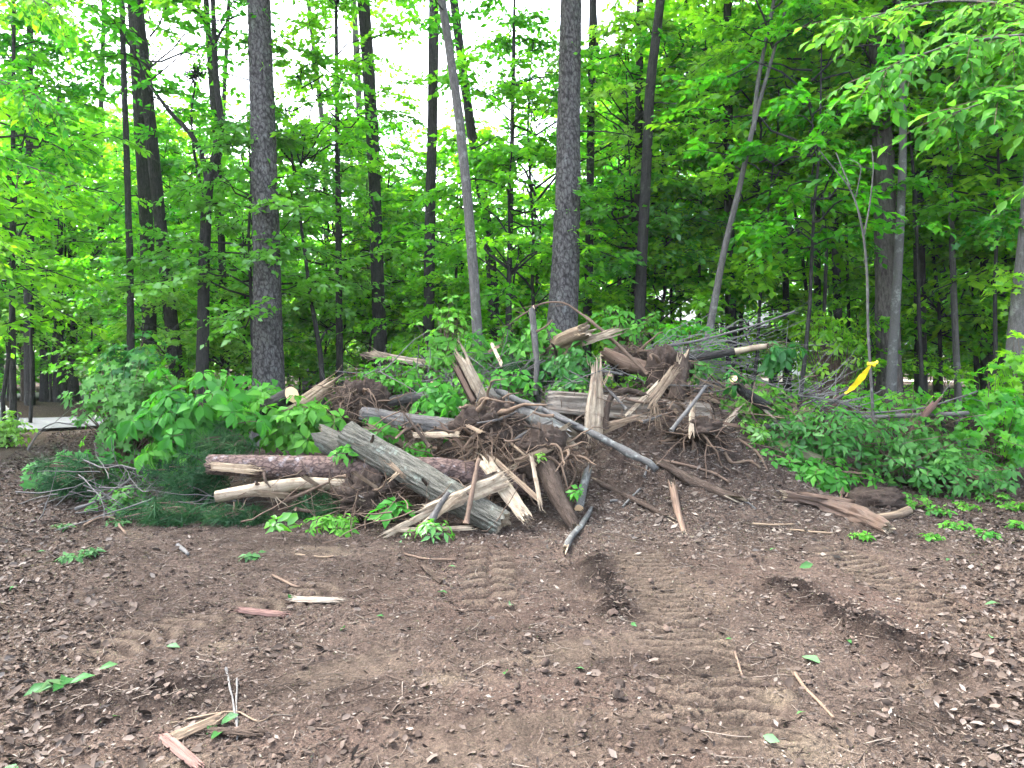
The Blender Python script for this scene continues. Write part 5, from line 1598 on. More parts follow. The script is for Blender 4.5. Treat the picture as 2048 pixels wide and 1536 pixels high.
# the spray of bare grey twigs
rng = np.random.default_rng(33)
o = pxbranch('bare_branch', 'bare grey fallen treetop spreading fine twigs past the mound', 'branch', [(1262, 712, 9.3), (1330, 694, 9.3), (1420, 676, 9.3), (1500, 656, 9.3), (1590, 622, 9.3)], 8, 3, B_TWIG, seed=92)
paths, rad = [], []
for k in range(85):
    a = rng.uniform(0, 1)
    sx, sy = 1280 + 140 * a, 712 - 20 * a + rng.normal(0, 14)
    f = rng.random()
    ex, ey = sx + rng.uniform(110, 330), sy + (-85 + 240 * f) + rng.normal(0, 14)
    ex = min(ex, 1690)
    dd = 9.3 + rng.normal(0, 0.35)
    p0, p1 = P(sx, sy, 9.3 + rng.normal(0, 0.1)), P(ex, ey, dd)
    q = wig(p0, p1, 10, 0.06, rng, sag=rng.normal(0.03, 0.05))
    paths.append(q)
    rad.append(np.linspace(1, 0.35, 10) * rng.uniform(0.002, 0.0055))
V, Q, b = tubes(np.array(paths), np.array(rad), 4)
x = mk('twigs', Geo().add(V, Q=Q, bpos=b), B_BARE, o)
x['kind'] = 'stuff'
o = pxbranch('bare_branch', 'low bare branch with grey twigs between the sawn stub and the ribbon', 'branch', [(1450, 838, 9.1), (1540, 800, 9.2), (1620, 790, 9.3), (1700, 812, 9.3)], 6, 3, B_BARE, twigs=44, tl=0.9, seed=93)

# wild brush tangles of dead sticks inside the pile
def tangle(label, c, rx, ry, n, seed, ln=(0.3, 0.9), r=0.006, mat=None, flat=0.5, name='brush_tangle'):
    rng = np.random.default_rng(seed)
    cen = P(*c)
    R = np.array([rx, 0.6 * (rx + ry), ry]) * c[2] / F
    m = cen + norm(rng.normal(0, 1, (n, 3))) * rng.uniform(0.1, 1, (n, 1)) * R
    d = norm(rng.normal(0, 1, (n, 3)) * np.array([1, 0.8, flat]))
    L = rng.uniform(ln[0], ln[1], n)
    m[:, 2] = np.maximum(m[:, 2], H(m[:, 0], m[:, 1]) + 0.03)
    p = root_paths(rng, m - d * L[:, None] * 0.5, d, L, 8, 0.1, 0.13)
    p[..., 2] = np.maximum(p[..., 2], H(p[..., 0], p[..., 1]) + 0.01)
    V, Q, b = tubes(p, np.linspace(1, 0.4, 8)[None] * r * rng.uniform(0.4, 1.4, (n, 1)), 4)
    o = mk(name, Geo().add(V, Q=Q, bpos=b), mat or B_TWIGD)
    tag(o, label, 'brush', kind='stuff')
tangle('tangle of dead sticks and roots under the level pine log', (780, 985, 7.5), 330, 60, 260, 1, mat=B_TWIGD)
tangle('brown sticks jammed behind the oak log and grey logs', (820, 860, 8.4), 260, 55, 260, 2)
tangle('grey twigs strewn over the back of the pile', (960, 760, 9.2), 330, 50, 280, 3, mat=B_TWIG)
tangle('broken twigs and roots strewn over the dirt mound', (1330, 820, 8.4), 260, 110, 280, 4, ln=(0.12, 0.6), r=0.0045)
tangle('dead branches under the pine needles at the low end of the pile', (330, 985, 7.7), 240, 60, 160, 5, mat=B_TWIG)
tangle('grey twigs threaded through the green brush past the mound', (1740, 880, 9.0), 300, 70, 100, 6, ln=(0.4, 1.3), r=0.004, mat=B_TWIGD)
tangle('dark rootlets around the middle root ball', (1000, 900, 7.5), 110, 80, 160, 7, ln=(0.15, 0.5), r=0.005, mat=B_ROOT, flat=1.0)

# loose broken pieces lying about the pile, each its own object
rng = np.random.default_rng(4242)
SPOTS = [('under the level pine log', 520, 800, 955, 1030, 7.0, 7.4), ('between the oak log and the grey logs', 760, 960, 850, 900, 7.5, 8.2), ('on the crest behind the upright snag', 980, 1180, 690, 790, 8.9, 9.6),
         ('along the upper dirt mound', 1220, 1460, 770, 860, 7.9, 8.6), ('round the middle root ball', 940, 1110, 820, 940, 7.2, 7.7), ('among the bare twigs past the mound', 1380, 1650, 730, 850, 8.8, 9.6)]
for s, x0, x1, y0, y1, d0, d1 in SPOTS:
    for k in range(20):
        px, py, d = rng.uniform(x0, x1), rng.uniform(y0, y1), rng.uniform(d0, d1)
        c = P(px, py, d)
        gz = float(H(c[0], c[1])) + 0.04
        if c[2] < gz:
            c[2] = gz
        a = rng.uniform(0, 6.28)
        dr = norm(np.array([math.cos(a), 0.5 * math.sin(a), rng.normal(0.05, 0.35)]))
        L = rng.uniform(0.15, 0.55)
        p0, p1 = c - dr * L / 2, c + dr * L / 2
        for p in (p0, p1):
            p[2] = max(p[2], float(H(p[0], p[1])) + 0.015)
        r = rng.random()
        if r < 0.4:
            plank('wood_shard', 'small torn wood shard ' + s, 'split wood', p0, p1, rng.uniform(0.025, 0.06), rng.uniform(0.012, 0.025), (rng.normal(0, 0.4), -1, rng.uniform(0, 0.8)), [W_PALE, W_TAN, W_ROT, W_TAN][k % 4],
                  jag=(0.7, 0.9), seed=3000 + k * 7 + x0, nu=8, nv=10, group='torn wood shards ' + s)
        else:
            branch('broken_stick', 'broken stick lying ' + s, 'stick', [p0, (p0 + p1) / 2 + rng.normal(0, 0.02, 3), p1], rng.uniform(0.008, 0.022), rng.uniform(0.004, 0.012), [B_TWIGD, B_DIRTY, B_GREY, B_ROOT][k % 4], seed=5000 + k * 3 + x0, S=6, n=8,
                   group='broken sticks ' + s)
# short branch stubs and peeled plates on the big logs
for nm, spots in (('pine_log', [(560, 905, 7.3), (690, 912, 7.3), (620, 950, 7.2)]), ('oak_log', [(745, 880, 7.25), (850, 965, 6.95), (935, 985, 6.85)])):
    lg = bpy.data.objects[nm]
    for k, (px, py, d) in enumerate(spots):
        p = P(px, py, d)
        dr = norm(np.array([rng.normal(0, 0.4), -0.6, 0.6 if k < 2 else 0.1]))
        V, Q, b = tubes(root_paths(rng, (p - dr * 0.03)[None], dr[None], np.array([0.09]), 5, 0, 0.1), np.linspace(0.018, 0.012, 5)[None], 8)
        mk('branch_stub', Geo().add(V, Q=Q, bpos=b, relief=np.ones(len(V))), B_DIRTY, lg, smooth=True)

# ------------------------------------------------------------------ leaves on and round the pile
LB = 'leafy branch'
bough('leafy_branch', 'great heap of drooping broad bright leaves in front of the big grey pine', LB, (400, 835, 8.1), 125, 76, 120, 7, 0.19, L_PILE, seed=1, droop=0.8)
bough('leafy_branch', 'broad bright leaves lying below the round sawn log end', LB, (595, 845, 8.3), 120, 46, 90, 6, 0.16, L_PILE, seed=2, droop=0.6)
bough('leafy_branch', 'lower fringe of hanging broad leaves above the pine needles', LB, (350, 925, 7.8), 60, 42, 36, 6, 0.17, L_PILE, seed=3, droop=1.0)
bough('leafy_branch', 'broad leaves tucked behind the heap nearest the grey pine trunk', LB, (505, 800, 8.8), 70, 40, 50, 6, 0.17, L_PILE, seed=4, droop=0.6)
bough('maple_shrub', 'round dark-green lobed-leaf shrub at the low end of the pile', 'shrub', (270, 818, 9.4), 90, 100, 270, 4, 0.13, L_GLOSS, 'maple', seed=5, droop=0.5, stem_to=P(250, 930, 9.4))
bough('maple_shrub', 'lobed leaves close to the ground below the round shrub', 'shrub', (150, 955, 8.4), 75, 48, 110, 4, 0.12, L_GLOSS, 'maple', seed=6)
bough('maple_shrub', 'upper sprays of lobed leaves rising over the round shrub', 'shrub', (265, 745, 10.2), 75, 60, 120, 4, 0.13, L_GLOSS, 'maple', seed=7, stem_to=P(240, 900, 10.2))
for k, (c_, rx_, ry_, n_, lab_) in enumerate([((700, 880, 8.0), 45, 20, 16, 'small leaves wedged between the oak log and the fibrous roots'), ((940, 775, 8.5), 40, 26, 20, 'green leaves tucked behind the foot of the upright snag'),
                                           ((1030, 770, 8.7), 45, 30, 24, 'leaves hanging over the top of the smooth grey log'), ((1140, 780, 8.8), 45, 20, 18, 'leaves just above the striped half log'),
                                           ((830, 905, 7.9), 50, 16, 16, 'low leaves behind the pine log near the middle roots'), ((1290, 770, 8.9), 36, 16, 12, 'few leaves on the mound crest behind the frayed root')]):
    bough('leafy_branch', lab_, LB, c_, rx_, ry_, n_, 5, 0.12, L_PILE, 'oval', seed=600 + k, droop=0.6)
pine_bough('pine branch with long needles under the broad leaf heap', (385, 955, 7.6), 95, 62, 60, 1)
pine_bough('pine branch spreading needles on the ground before the stripped log', (330, 1030, 7.15), 110, 24, 44, 2)
pine_bough('pine branch drooping at the outer low end of the pile', (150, 945, 7.9), 80, 50, 34, 3)
pine_bough('pine branch poking out over the end of the pine log', (450, 885, 7.75), 60, 34, 26, 4)
pine_bough('pine branch hanging under the middle of the pine log', (640, 1005, 7.3), 60, 30, 24, 5)
pine_bough('pine branch showing behind the upright broken stem', (1050, 745, 9.4), 70, 42, 34, 6)
pine_bough('low pine branch beside the stripped log end', (470, 1040, 7.1), 70, 22, 24, 7)
pine_bough('pine branch lying beyond the grey logs', (830, 790, 9.2), 70, 22, 20, 8)
bough('young_sapling', 'bright leafy sapling standing in the pile behind the upright snag', 'sapling', (888, 705, 9.3), 62, 80, 120, 5, 0.12, L_PILE, 'oval', seed=8, stem_to=P(890, 800, 9.3), droop=0.4)
bough('leafy_branch', 'green leaves covering the crest under the pale peeled limb', LB, (790, 762, 9.0), 62, 36, 60, 5, 0.12, L_PILE, 'oval', seed=9)
bough('leafy_branch', 'leaves spilling between the grey log and the upright snag', LB, (880, 812, 8.4), 56, 52, 70, 5, 0.14, L_PILE, 'oval', seed=10)
bough('leafy_branch', 'few leaves hanging over the weathered grey log', LB, (760, 858, 7.95), 44, 26, 18, 5, 0.15, L_PILE, seed=11, droop=0.8)
bough('leafy_branch', 'small leafy twig below the oak log upper end', LB, (690, 905, 7.35), 28, 16, 10, 4, 0.11, L_PILE, 'oval', seed=12)
bough('leafy_branch', 'leaves behind the crest between the sapling and the broken stem', LB, (985, 705, 10.0), 75, 55, 90, 5, 0.13, L_PILE, 'oval', seed=13)
bough('leafy_branch', 'dark glossy leaves just below the tan torn log', LB, (1150, 735, 9.0), 60, 46, 80, 5, 0.13, L_GLOSS, 'broad', seed=14, droop=0.8)
bough('leafy_branch', 'leaves around the upright broken stem', LB, (1085, 690, 9.5), 60, 50, 60, 5, 0.13, L_PILE, 'oval', seed=15)
bough('leafy_branch', 'pale leaves beyond the thin leaning pole', LB, (1245, 660, 10.4), 75, 40, 70, 5, 0.13, L_PILE, 'oval', seed=16)
bough('leafy_branch', 'green leaves behind the dark fallen limb', LB, (1375, 690, 10.6), 75, 45, 70, 5, 0.13, L_FOREST, 'oval', seed=17)
bough('leafy_branch', 'wilting pale leaves at the tip of the stripped limb', LB, (1560, 704, 9.0), 32, 26, 20, 6, 0.15, L_GLOSS, 'broad', seed=18, droop=1.1, clip_ground=False, stem_to=P(1530, 690, 9.0))
bough('leafy_branch', 'small leaves beside the dark stump on the mound crest', LB, (1400, 742, 8.9), 26, 16, 14, 5, 0.11, L_GLOSS, 'broad', seed=19)
bough('leafy_branch', 'leaves below the sawn stub among bare twigs', LB, (1500, 800, 9.2), 75, 34, 70, 5, 0.12, L_PILE, 'oval', seed=20)
bough('leafy_branch', 'leaves round the sawn end of the stub', LB, (1470, 755, 8.55), 28, 18, 10, 4, 0.12, L_GLOSS, 'broad', seed=21)
bough('leafy_branch', 'yellow-green sprig above the mossy log', LB, (1510, 860, 8.5), 26, 22, 20, 6, 0.09, L_LIME, 'oval', seed=22)
bough('leafy_brush', 'dense narrow-leaved green brush behind the rotten log', 'brush', (1640, 885, 8.8), 130, 58, 230, 5, 0.13, L_GLOSS, 'oval', seed=23, wid=0.75)
bough('leafy_brush', 'low green brush along the ground before the ribbon sapling', 'brush', (1625, 950, 8.3), 95, 28, 120, 5, 0.12, L_PILE, 'oval', seed=24)
bough('leafy_brush', 'green brush under the level pale pole', 'brush', (1800, 890, 9.0), 130, 65, 220, 5, 0.12, L_GLOSS, 'oval', seed=25)
bough('leafy_brush', 'leafy brush sloping down to the litter past the ribbon sapling', 'brush', (1890, 940, 8.6), 150, 46, 220, 5, 0.11, L_GLOSS, 'oval', seed=26)
bough('leafy_brush', 'bushy lobed-leaf shrub in front of the mossy grey trunk', 'shrub', (1985, 850, 9.2), 90, 85, 240, 4, 0.13, L_FOREST, 'maple', seed=27, stem_to=P(1990, 960, 9.2))
bough('leafy_brush', 'sprays of leaves behind the level pale pole', 'brush', (1730, 812, 10.2), 110, 42, 120, 5, 0.12, L_FOREST, 'oval', seed=28)
bough('leafy_brush', 'green brush between the mound and the grey logs', 'brush', (1540, 835, 9.5), 80, 40, 90, 5, 0.12, L_PILE, 'oval', seed=29)
bough('leafy_brush', 'leafy edge shrub reaching in over the litter', 'shrub', (2040, 760, 9.6), 60, 70, 110, 4, 0.13, L_FOREST, 'maple', seed=30, stem_to=P(2060, 960, 9.6))
bough('young_sapling', 'young leafy tree past the bare twigs by the gravel gap', 'sapling', (1660, 690, 12.5), 80, 70, 190, 5, 0.12, L_FOREST, 'oval', seed=31, stem_to=P(1670, 880, 12.5))
bough('lime_shrub', 'bright yellow-green bush by the near edge of the drive', 'shrub', (14, 862, 12.6), 34, 30, 130, 5, 0.11, L_LIME, 'oval', seed=32, stem_to=P(16, 892, 12.6))
bough('palmate_plant', 'small plant with large finger-like leaves under the oak log', 'plant', (778, 1012, 6.85), 26, 16, 6, 6, 0.17, L_PILE, seed=33, droop=0.5, flat=0.4)
bough('palmate_plant', 'bright broad-leaved seedling in front of the stripped log', 'plant', (556, 1046, 6.75), 26, 20, 6, 5, 0.16, L_LIME, seed=34, droop=0.6, flat=0.3)
bough('low_sprig', 'row of narrow fresh leaves on the ground before the roots', 'plant', (665, 1052, 6.8), 50, 20, 34, 5, 0.10, L_PILE, 'oval', seed=35, wid=0.7)
bough('low_sprig', 'bright green sprig at the tip of the front splinters', 'plant', (862, 1058, 6.5), 42, 14, 14, 5, 0.11, L_LIME, 'oval', seed=36, wid=0.8)
bough('low_sprig', 'dark leafy sprig on the ground under the needle branches', 'plant', (250, 1000, 7.5), 60, 26, 40, 5, 0.11, L_GLOSS, 'oval', seed=37)
bough('low_sprig', 'small sprig growing in the dark root mass', 'plant', (1150, 985, 7.0), 14, 12, 6, 5, 0.07, L_PILE, 'oval', seed=38)
bough('low_sprig', 'green moss-like sprig on the middle root ball', 'plant', (1078, 912, 7.2), 12, 6, 8, 5, 0.05, L_LIME, 'oval', seed=39)
# seedlings on the litter
rng = np.random.default_rng(91)
for k, (px, py, s) in enumerate([(1840, 1015, 1.2), (1880, 1035, 1.3), (1930, 1020, 1.4), (1985, 1000, 1.5), (2030, 1022, 1.3), (1905, 1062, 1.1), (1968, 1075, 1.0), (1800, 1005, 1.0), (2040, 1062, 1.0), (1870, 1080, 0.9), (1722, 1080, 0.8)]):
    c = on(px, py)
    bough('seedling', 'low green seedling on the leaf litter past the rotten log', 'seedling', (px, py - 8, c[1]), 22 * s, 10 * s, int(12 * s), 5, 0.07, L_PILE, 'oval', seed=200 + k, stem_to=c, flat=0.5, group='seedlings on the litter past the rotten log')
for k, (px, py, s) in enumerate([(150, 1132, 1.0), (240, 1052, 0.9), (130, 1060, 0.9), (180, 1120, 0.8), (505, 1122, 0.6)]):
    c = on(px, py)
    bough('seedling', 'small green seedling on the soil near the needle branches', 'seedling', (px, py - 6, c[1]), 20 * s, 7 * s, int(9 * s), 5, 0.07, L_SCRAP, 'oval', seed=230 + k, stem_to=c, flat=0.6, group='seedlings on the soil near the needle branches')
# torn green leaves lying on the soil
def fallen(px, py, size, seed, n=1):
    rng = np.random.default_rng(seed)
    c = on(px, py)
    g = Geo()
    m = n
    p = c + np.concatenate([rng.normal(0, 0.02, (m, 2)), np.full((m, 1), 0.012)], 1)
    a = rng.uniform(0, 6.28, m)
    d = np.stack([np.cos(a), np.sin(a), rng.uniform(-0.05, 0.35, m)], 1)
    leaves(g, p, d, norm(np.array([0, -0.25, 1.0]) + rng.normal(0, 0.35, (m, 3))), size * rng.uniform(0.8, 1.2, m), 'broad', rng=rng)
    o = mk('fallen_leaf', g, L_SCRAP, origin=c)
    return o
for k, (px, py, s) in enumerate([(346, 1292, .10), (204, 1352, .09), (682, 1268, .07), (574, 1208, .10), (508, 1126, .09), (1014, 1356, .08), (1136, 1348, .05), (750, 1242, .05), (1022, 1222, .09), (1600, 1142, .12), (1606, 1322, .14),
                                  (1972, 1226, .10), (1990, 1284, .11), (1440, 1280, .06), (1622, 1430, .06), (1530, 1492, .08), (1700, 1290, .06), (1256, 1252, .06), (436, 1484, .09), (250, 1440, .05), (20, 1536, .08), (8, 1188, .09),
                                  (900, 1138, .08), (868, 1192, .08), (1130, 1150, .05), (1530, 1105, .08), (70, 1110, .07), (800, 1085, .07), (1895, 1120, .08), (1960, 1135, .08)]):
    o = fallen(px, py, s * 0.8, 400 + k)
    tag(o, 'torn green leaf lying on the bare soil', 'leaf', 'torn green leaves scattered on the soil')
o = fallen(125, 1380, 0.11, 450, 6)
tag(o, 'clump of torn dark green leaves pressed into the soil', 'leaf')
o = fallen(440, 1462, 0.09, 451, 3)
tag(o, 'torn green leaves caught on the bark chunk', 'leaf')
# larger bits of wood on the near soil
onbranch('soil_twig', 'thin upright forked twig near the bottom of the soil', 'stick', [(452, 1352), (465, 1420), (474, 1488)], 5, 4, B_TWIG, seed=300, lift=2.0)
onbranch('soil_twig', 'long thin pale twig bowed across the near soil', 'stick', [(340, 1462), (400, 1440), (475, 1438), (520, 1452), (545, 1440)], 5, 3, W_TAN, seed=301, lift=2.5)
onbranch('soil_twig', 'second upright twig crossing the forked one', 'stick', [(474, 1372), (473, 1430), (474, 1470)], 4, 3, B_TWIG, seed=302, lift=2.5)
plank('red_board', 'weathered reddish strip of wood at the near picture edge', 'split wood', on(326, 1484) + (0, 0, 0.02), on(392, 1545) + (0, 0, 0.02), 0.045, 0.02, (0.2, -0.5, 1), W_RED, jag=(0.3, 0.3), seed=303)
plank('bark_chunk', 'broken chunk of pale bark on the near soil', 'bark', on(352, 1492) + (0, 0, 0.02), on(432, 1466) + (0, 0, 0.025), 0.05, 0.02, (0, -0.5, 1), W_TAN, jag=(0.5, 0.5), seed=304)
plank('bark_chunk', 'dark flat bark strip beside the pale chunk', 'bark', on(420, 1476) + (0, 0, 0.015), on(505, 1478) + (0, 0, 0.015), 0.035, 0.015, (0, -0.3, 1), B_DIRTY, jag=(0.5, 0.8), seed=305)
o = onbranch('soil_stick', 'brown stick lying loose on the sandy soil', 'stick', [(1590, 1358), (1610, 1385), (1640, 1412), (1668, 1442)], 8, 6, B_ROOT, seed=306, lift=1.2)
onbranch('soil_stick', 'dark forked twig by the yellow clay patch', 'stick', [(1470, 1310), (1478, 1340), (1484, 1365)], 6, 4, B_TWIGD, seed=307, lift=1.2)
plank('bark_chunk', 'rust-red bark flake in the middle-left soil', 'bark', on(482, 1232) + (0, 0, 0.02), on(560, 1236) + (0, 0, 0.02), 0.045, 0.02, (0, -0.6, 1), W_RED, jag=(0.5, 0.6), seed=308)
plank('pale_splinter', 'pale grey splinter beside the rust-red bark flake', 'split wood', on(588, 1205) + (0, 0, 0.02), on(655, 1208) + (0, 0, 0.02), 0.05, 0.015, (0, -0.5, 1), W_WEATHER, jag=(0.5, 0.9), seed=309)
onbranch('soil_stick', 'straight pale stick lying behind the red clay patch', 'stick', [(590, 1116), (640, 1117), (668, 1116)], 5, 4, W_TAN, seed=310, lift=1.0)
onbranch('soil_stick', 'dark stick slanting beyond the tread marks', 'stick', [(545, 1160), (590, 1180), (600, 1186)], 6, 5, B_TWIGD, seed=311, lift=1.0)
onbranch('soil_stick', 'short pale bent stick on the litter below the needles', 'stick', [(355, 1098), (366, 1106), (376, 1118)], 8, 7, B_TWIG, seed=312, lift=1.0)
onbranch('soil_stick', 'dark branch piece beside the tread marks', 'stick', [(808, 1115), (850, 1124), (912, 1122)], 5, 4, B_TWIGD, seed=313, lift=1.0)
plank('bark_chunk', 'dark bark strip slanting by the tread marks', 'bark', on(845, 1140) + (0, 0, 0.015), on(880, 1168) + (0, 0, 0.015), 0.045, 0.015, (0, -0.4, 1), B_DIRTY, jag=(0.4, 0.4), seed=314)
onbranch('bent_branch', 'bare branch bowing from the pile onto the litter', 'branch', [(165, 1062), (200, 1042), (230, 1040), (252, 1075)], 6, 4, B_TWIGD, seed=315, lift=3.0)
pxbranch('bare_branch', 'grey forked bare branch lying against the dark pine needles', 'branch', [(150, 1018, 7.35), (200, 1000, 7.4), (238, 975, 7.45), (262, 958, 7.5)], 7, 4, B_TWIG, twigs=9, tl=0.35, seed=316)
pxbranch('bare_branch', 'bare twig arching over the drive beside the round shrub', 'branch', [(55, 900, 10.4), (80, 858, 10.4), (110, 843, 10.4), (160, 853, 10.4)], 4, 2, B_TWIG, twigs=4, tl=0.4, seed=317)
pxbranch('bare_branch', 'dark bent limb crossing the needles behind the leaf fringe', 'branch', [(160, 938, 8.0), (230, 930, 7.8), (300, 945, 7.6), (345, 968, 7.45)], 7, 9, B_DARK, seed=318)

# ------------------------------------------------------------------ ribbon sapling, machine, house, other distant things
e = tree('ribbon_sapling', 'thin pale crooked sapling with the yellow ribbon tied round it', [(1640, 302), (1668, 338), (1700, 372), (1717, 420), (1729, 480), (1735, 560), (1736, 660), (1742, 760), (1748, 860), (1761, 972)],
         [2, 2.5, 3, 4, 4.5, 5, 5.5, 6, 6.5, 7], 8.9, B_GREY, top=3.0, S=8, n=70, cat='sapling', seed=60,
         limbs=[([(1728, 470, 0), (1740, 410, 0.1), (1748, 330, 0.1), (1742, 290, 0.2)], 4, 2), ([(1700, 372, 0), (1690, 350, 0.1), (1672, 305, 0.2)], 3, 2), ([(1712, 395, 0), (1724, 330, 0), (1700, 318, 0.1)], 3, 1.5)])
M_TAPE = m_plain('yellow_tape', (0.80, 0.62, 0.02), 0.35, 0.5, 0.12, 30)
rng = np.random.default_rng(12)
n, w = 30, 5
a, b = P(1742, 730, 8.83), P(1690, 787, 9.05)
t = np.linspace(0, 1, n)
cen = a + (b - a) * t[:, None]
cen[:, 2] -= 0.03 * np.sin(t * np.pi)
width = 0.012 + 0.032 * np.sin(np.clip(t * 1.15, 0, 1) * np.pi) ** 0.7
u = np.linspace(-1, 1, w)
tw = 0.4 + 0.9 * np.sin(t * 5)
Nn = np.stack([0.74 * np.ones(n), 0.45 * np.sin(tw * 2), -0.67 * np.ones(n)], 1)
Vt = cen[:, None] + norm(Nn)[:, None] * (width[:, None] * u[None])[..., None]
Vt[..., 1] += 0.008 * vnoise(t[:, None] * 9, u[None] * 1.6, 3.0) + 0.003 * np.sin(t[:, None] * 30 + u[None] * 2)
Vt[..., 2] += 0.006 * vnoise(t[:, None] * 22, u[None] * 2, 8.0)
i = (np.arange(n - 1)[:, None] * w + np.arange(w - 1)[None]).ravel()
g = Geo()
g.add(Vt, Q=np.stack([i, i + 1, i + w + 1, i + w], 1))
rib = mk('ribbon', g, M_TAPE, origin=a, smooth=True)
tag(rib, 'bright yellow plastic ribbon stretched from the thin sapling to a stick', 'ribbon')
th = np.linspace(0, 2 * np.pi * 2.2, 30)
kc = P(1743, 729, 8.9)
kp = kc + np.stack([0.034 * np.cos(th), 0.034 * np.sin(th), 0.02 * np.sin(th * 0.7)], 1)
V, Q, b_ = tubes(kp, np.full((1, 30), 0.014), 6)
V = V + 0.004 * np.random.default_rng(3).normal(0, 1, V.shape)
mk('knot', Geo().add(V, Q=Q), M_TAPE, rib, smooth=True)
tail = np.stack([kc + (0.02, -0.03, 0), kc + (0.045, -0.04, 0.025), kc + (0.05, -0.04, 0.05)])
V, Q, b_ = tubes(resample(tail, 6), np.array([[0.012, 0.016, 0.02, 0.018, 0.014, 0.006]]), 5)
mk('tail', Geo().add(V, Q=Q), M_TAPE, rib)

def box(g, c, s, bev=0.0, rz=0.0):
    """box with chamfered vertical and horizontal edges"""
    s = np.asarray(s) * 0.5
    b = min(bev, s.min() * 0.8)
    pts = []
    for z, k in ((-s[2], b), (-s[2] + b, 0), (s[2] - b, 0), (s[2], b)):
        ring = []
        for sx, sy in ((1, 1), (-1, 1), (-1, -1), (1, -1)):
            x, y = sx * (s[0] - k), sy * (s[1] - k)
            e = b if k == 0 else b * 0.5
            first = (x - sx * e, y) if sx * sy > 0 else (x, y - sy * e)
            second = (x, y - sy * e) if sx * sy > 0 else (x - sx * e, y)
            if sx * sy > 0:
                first, second = second, first
            ring += [first, second]
        pts += [(x, y, z) for x, y in ring]
    V = np.array(pts)
    V = np.stack([V[:, 0] * math.cos(rz) - V[:, 1] * math.sin(rz), V[:, 0] * math.sin(rz) + V[:, 1] * math.cos(rz), V[:, 2]], 1) + np.asarray(c)
    Q = []
    for r in range(3):
        for k in range(8):
            k2 = (k + 1) % 8
            Q.append((r * 8 + k, r * 8 + k2, r * 8 + 8 + k2, r * 8 + 8 + k))
    T = [(0, k + 1, k) for k in range(1, 7)] + [(24, 24 + k, 24 + k + 1) for k in range(1, 7)]
    g.add(V, Q=Q, T=T)

M_BLACK = m_plain('machine_black', (0.012, 0.012, 0.013), 0.35, 0.5, 0.3, 5)
M_RUBBER = m_plain('rubber', (0.015, 0.015, 0.015), 0.8, 0.2, 0.3, 8)
M_DECAL = m_plain('decal_yellow', (0.62, 0.50, 0.05), 0.5, 0.4, 0.1, 8)
M_REDL = m_plain('red_lens', (0.35, 0.02, 0.015), 0.3, 0.5, 0.1, 8)
M_CHROME = m_plain('steel', (0.4, 0.4, 0.42), 0.35, 0.5, 0.2, 8, metal=0.8)
md = 17.0
mx = (622 - 1024) / F * md
mz = float(H(mx, md))
mc = empty('compact_loader', (mx, md, mz))
tag(mc, 'small black machine with yellow warning stickers behind the sawn log', 'loader')
zt = EYE + (HOR - 742) / F * md
g = Geo(); box(g, (mx, md + 0.45, mz + 0.45), (0.40, 0.95, 0.42), 0.03); mk('body', g, M_BLACK, mc)
g = Geo(); box(g, (mx, md + 0.05, (zt + mz + 0.25) / 2), (0.36, 0.30, zt - mz - 0.25), 0.025); tower = mk('control_tower', g, M_BLACK, mc)
g = Geo(); box(g, (mx - 0.12, md + 0.02, zt + 0.03), (0.10, 0.16, 0.07), 0.02); mk('cap', g, M_CHROME, mc)
for sx in (-1, 1):
    th = np.linspace(0, 2 * np.pi, 28, endpoint=False)
    prof = np.stack([np.clip(np.cos(th) * 1.6, -1, 1) * 0.55, np.sin(th) * 0.16], 1)
    g = Geo()
    ring = [np.stack([np.full(28, mx + sx * (0.24 + q)), md + 0.45 + prof[:, 0] * k, mz + 0.17 + prof[:, 1] * k], 1) for q, k in ((-0.08, 0.92), (-0.07, 1), (0.07, 1), (0.08, 0.92))]
    Vr = np.concatenate(ring + [np.array([[mx + sx * (0.24 - 0.08), md + 0.45, mz + 0.17], [mx + sx * (0.24 + 0.08), md + 0.45, mz + 0.17]])])
    kk = np.arange(28); k2 = (kk + 1) % 28
    Qr = np.concatenate([np.stack([kk + 28 * r, k2 + 28 * r, k2 + 28 * r + 28, kk + 28 * r + 28], 1) for r in range(3)])
    Tr = np.concatenate([np.stack([k2, kk, np.full(28, 112)], 1), np.stack([kk + 84, k2 + 84, np.full(28, 113)], 1)])
    g.add(Vr, Q=Qr, T=Tr)
    mk('track', g, M_RUBBER, mc)
    V, Q, b_ = tubes(resample([(mx + sx * 0.16, md + 0.9, mz + 0.3), (mx + sx * 0.17, md + 0.35, zt - 0.1), (mx + sx * 0.17, md + 0.7, zt - 0.05), (mx + sx * 0.17, md + 1.3, mz + 0.5)], 12), np.full((1, 12), 0.035), 6)
    mk('lift_arm', Geo().add(V, Q=Q), M_BLACK, mc)
V, Q, b_ = tubes(np.array([(mx + 0.12, md, zt - 0.02), (mx + 0.5, md + 0.02, zt - 0.03), (mx + 0.92, md + 0.05, zt - 0.05)]), np.full((1, 3), 0.03), 6)
mk('handle_bar', Geo().add(V, Q=Q), M_BLACK, mc)
g = Geo(); box(g, (mx + 0.95, md + 0.05, zt - 0.05), (0.06, 0.05, 0.05), 0.01); mk('lamp', g, M_REDL, mc)
yf = md - 0.10 - 0.006
th = np.linspace(0, 2 * np.pi, 20, endpoint=False)
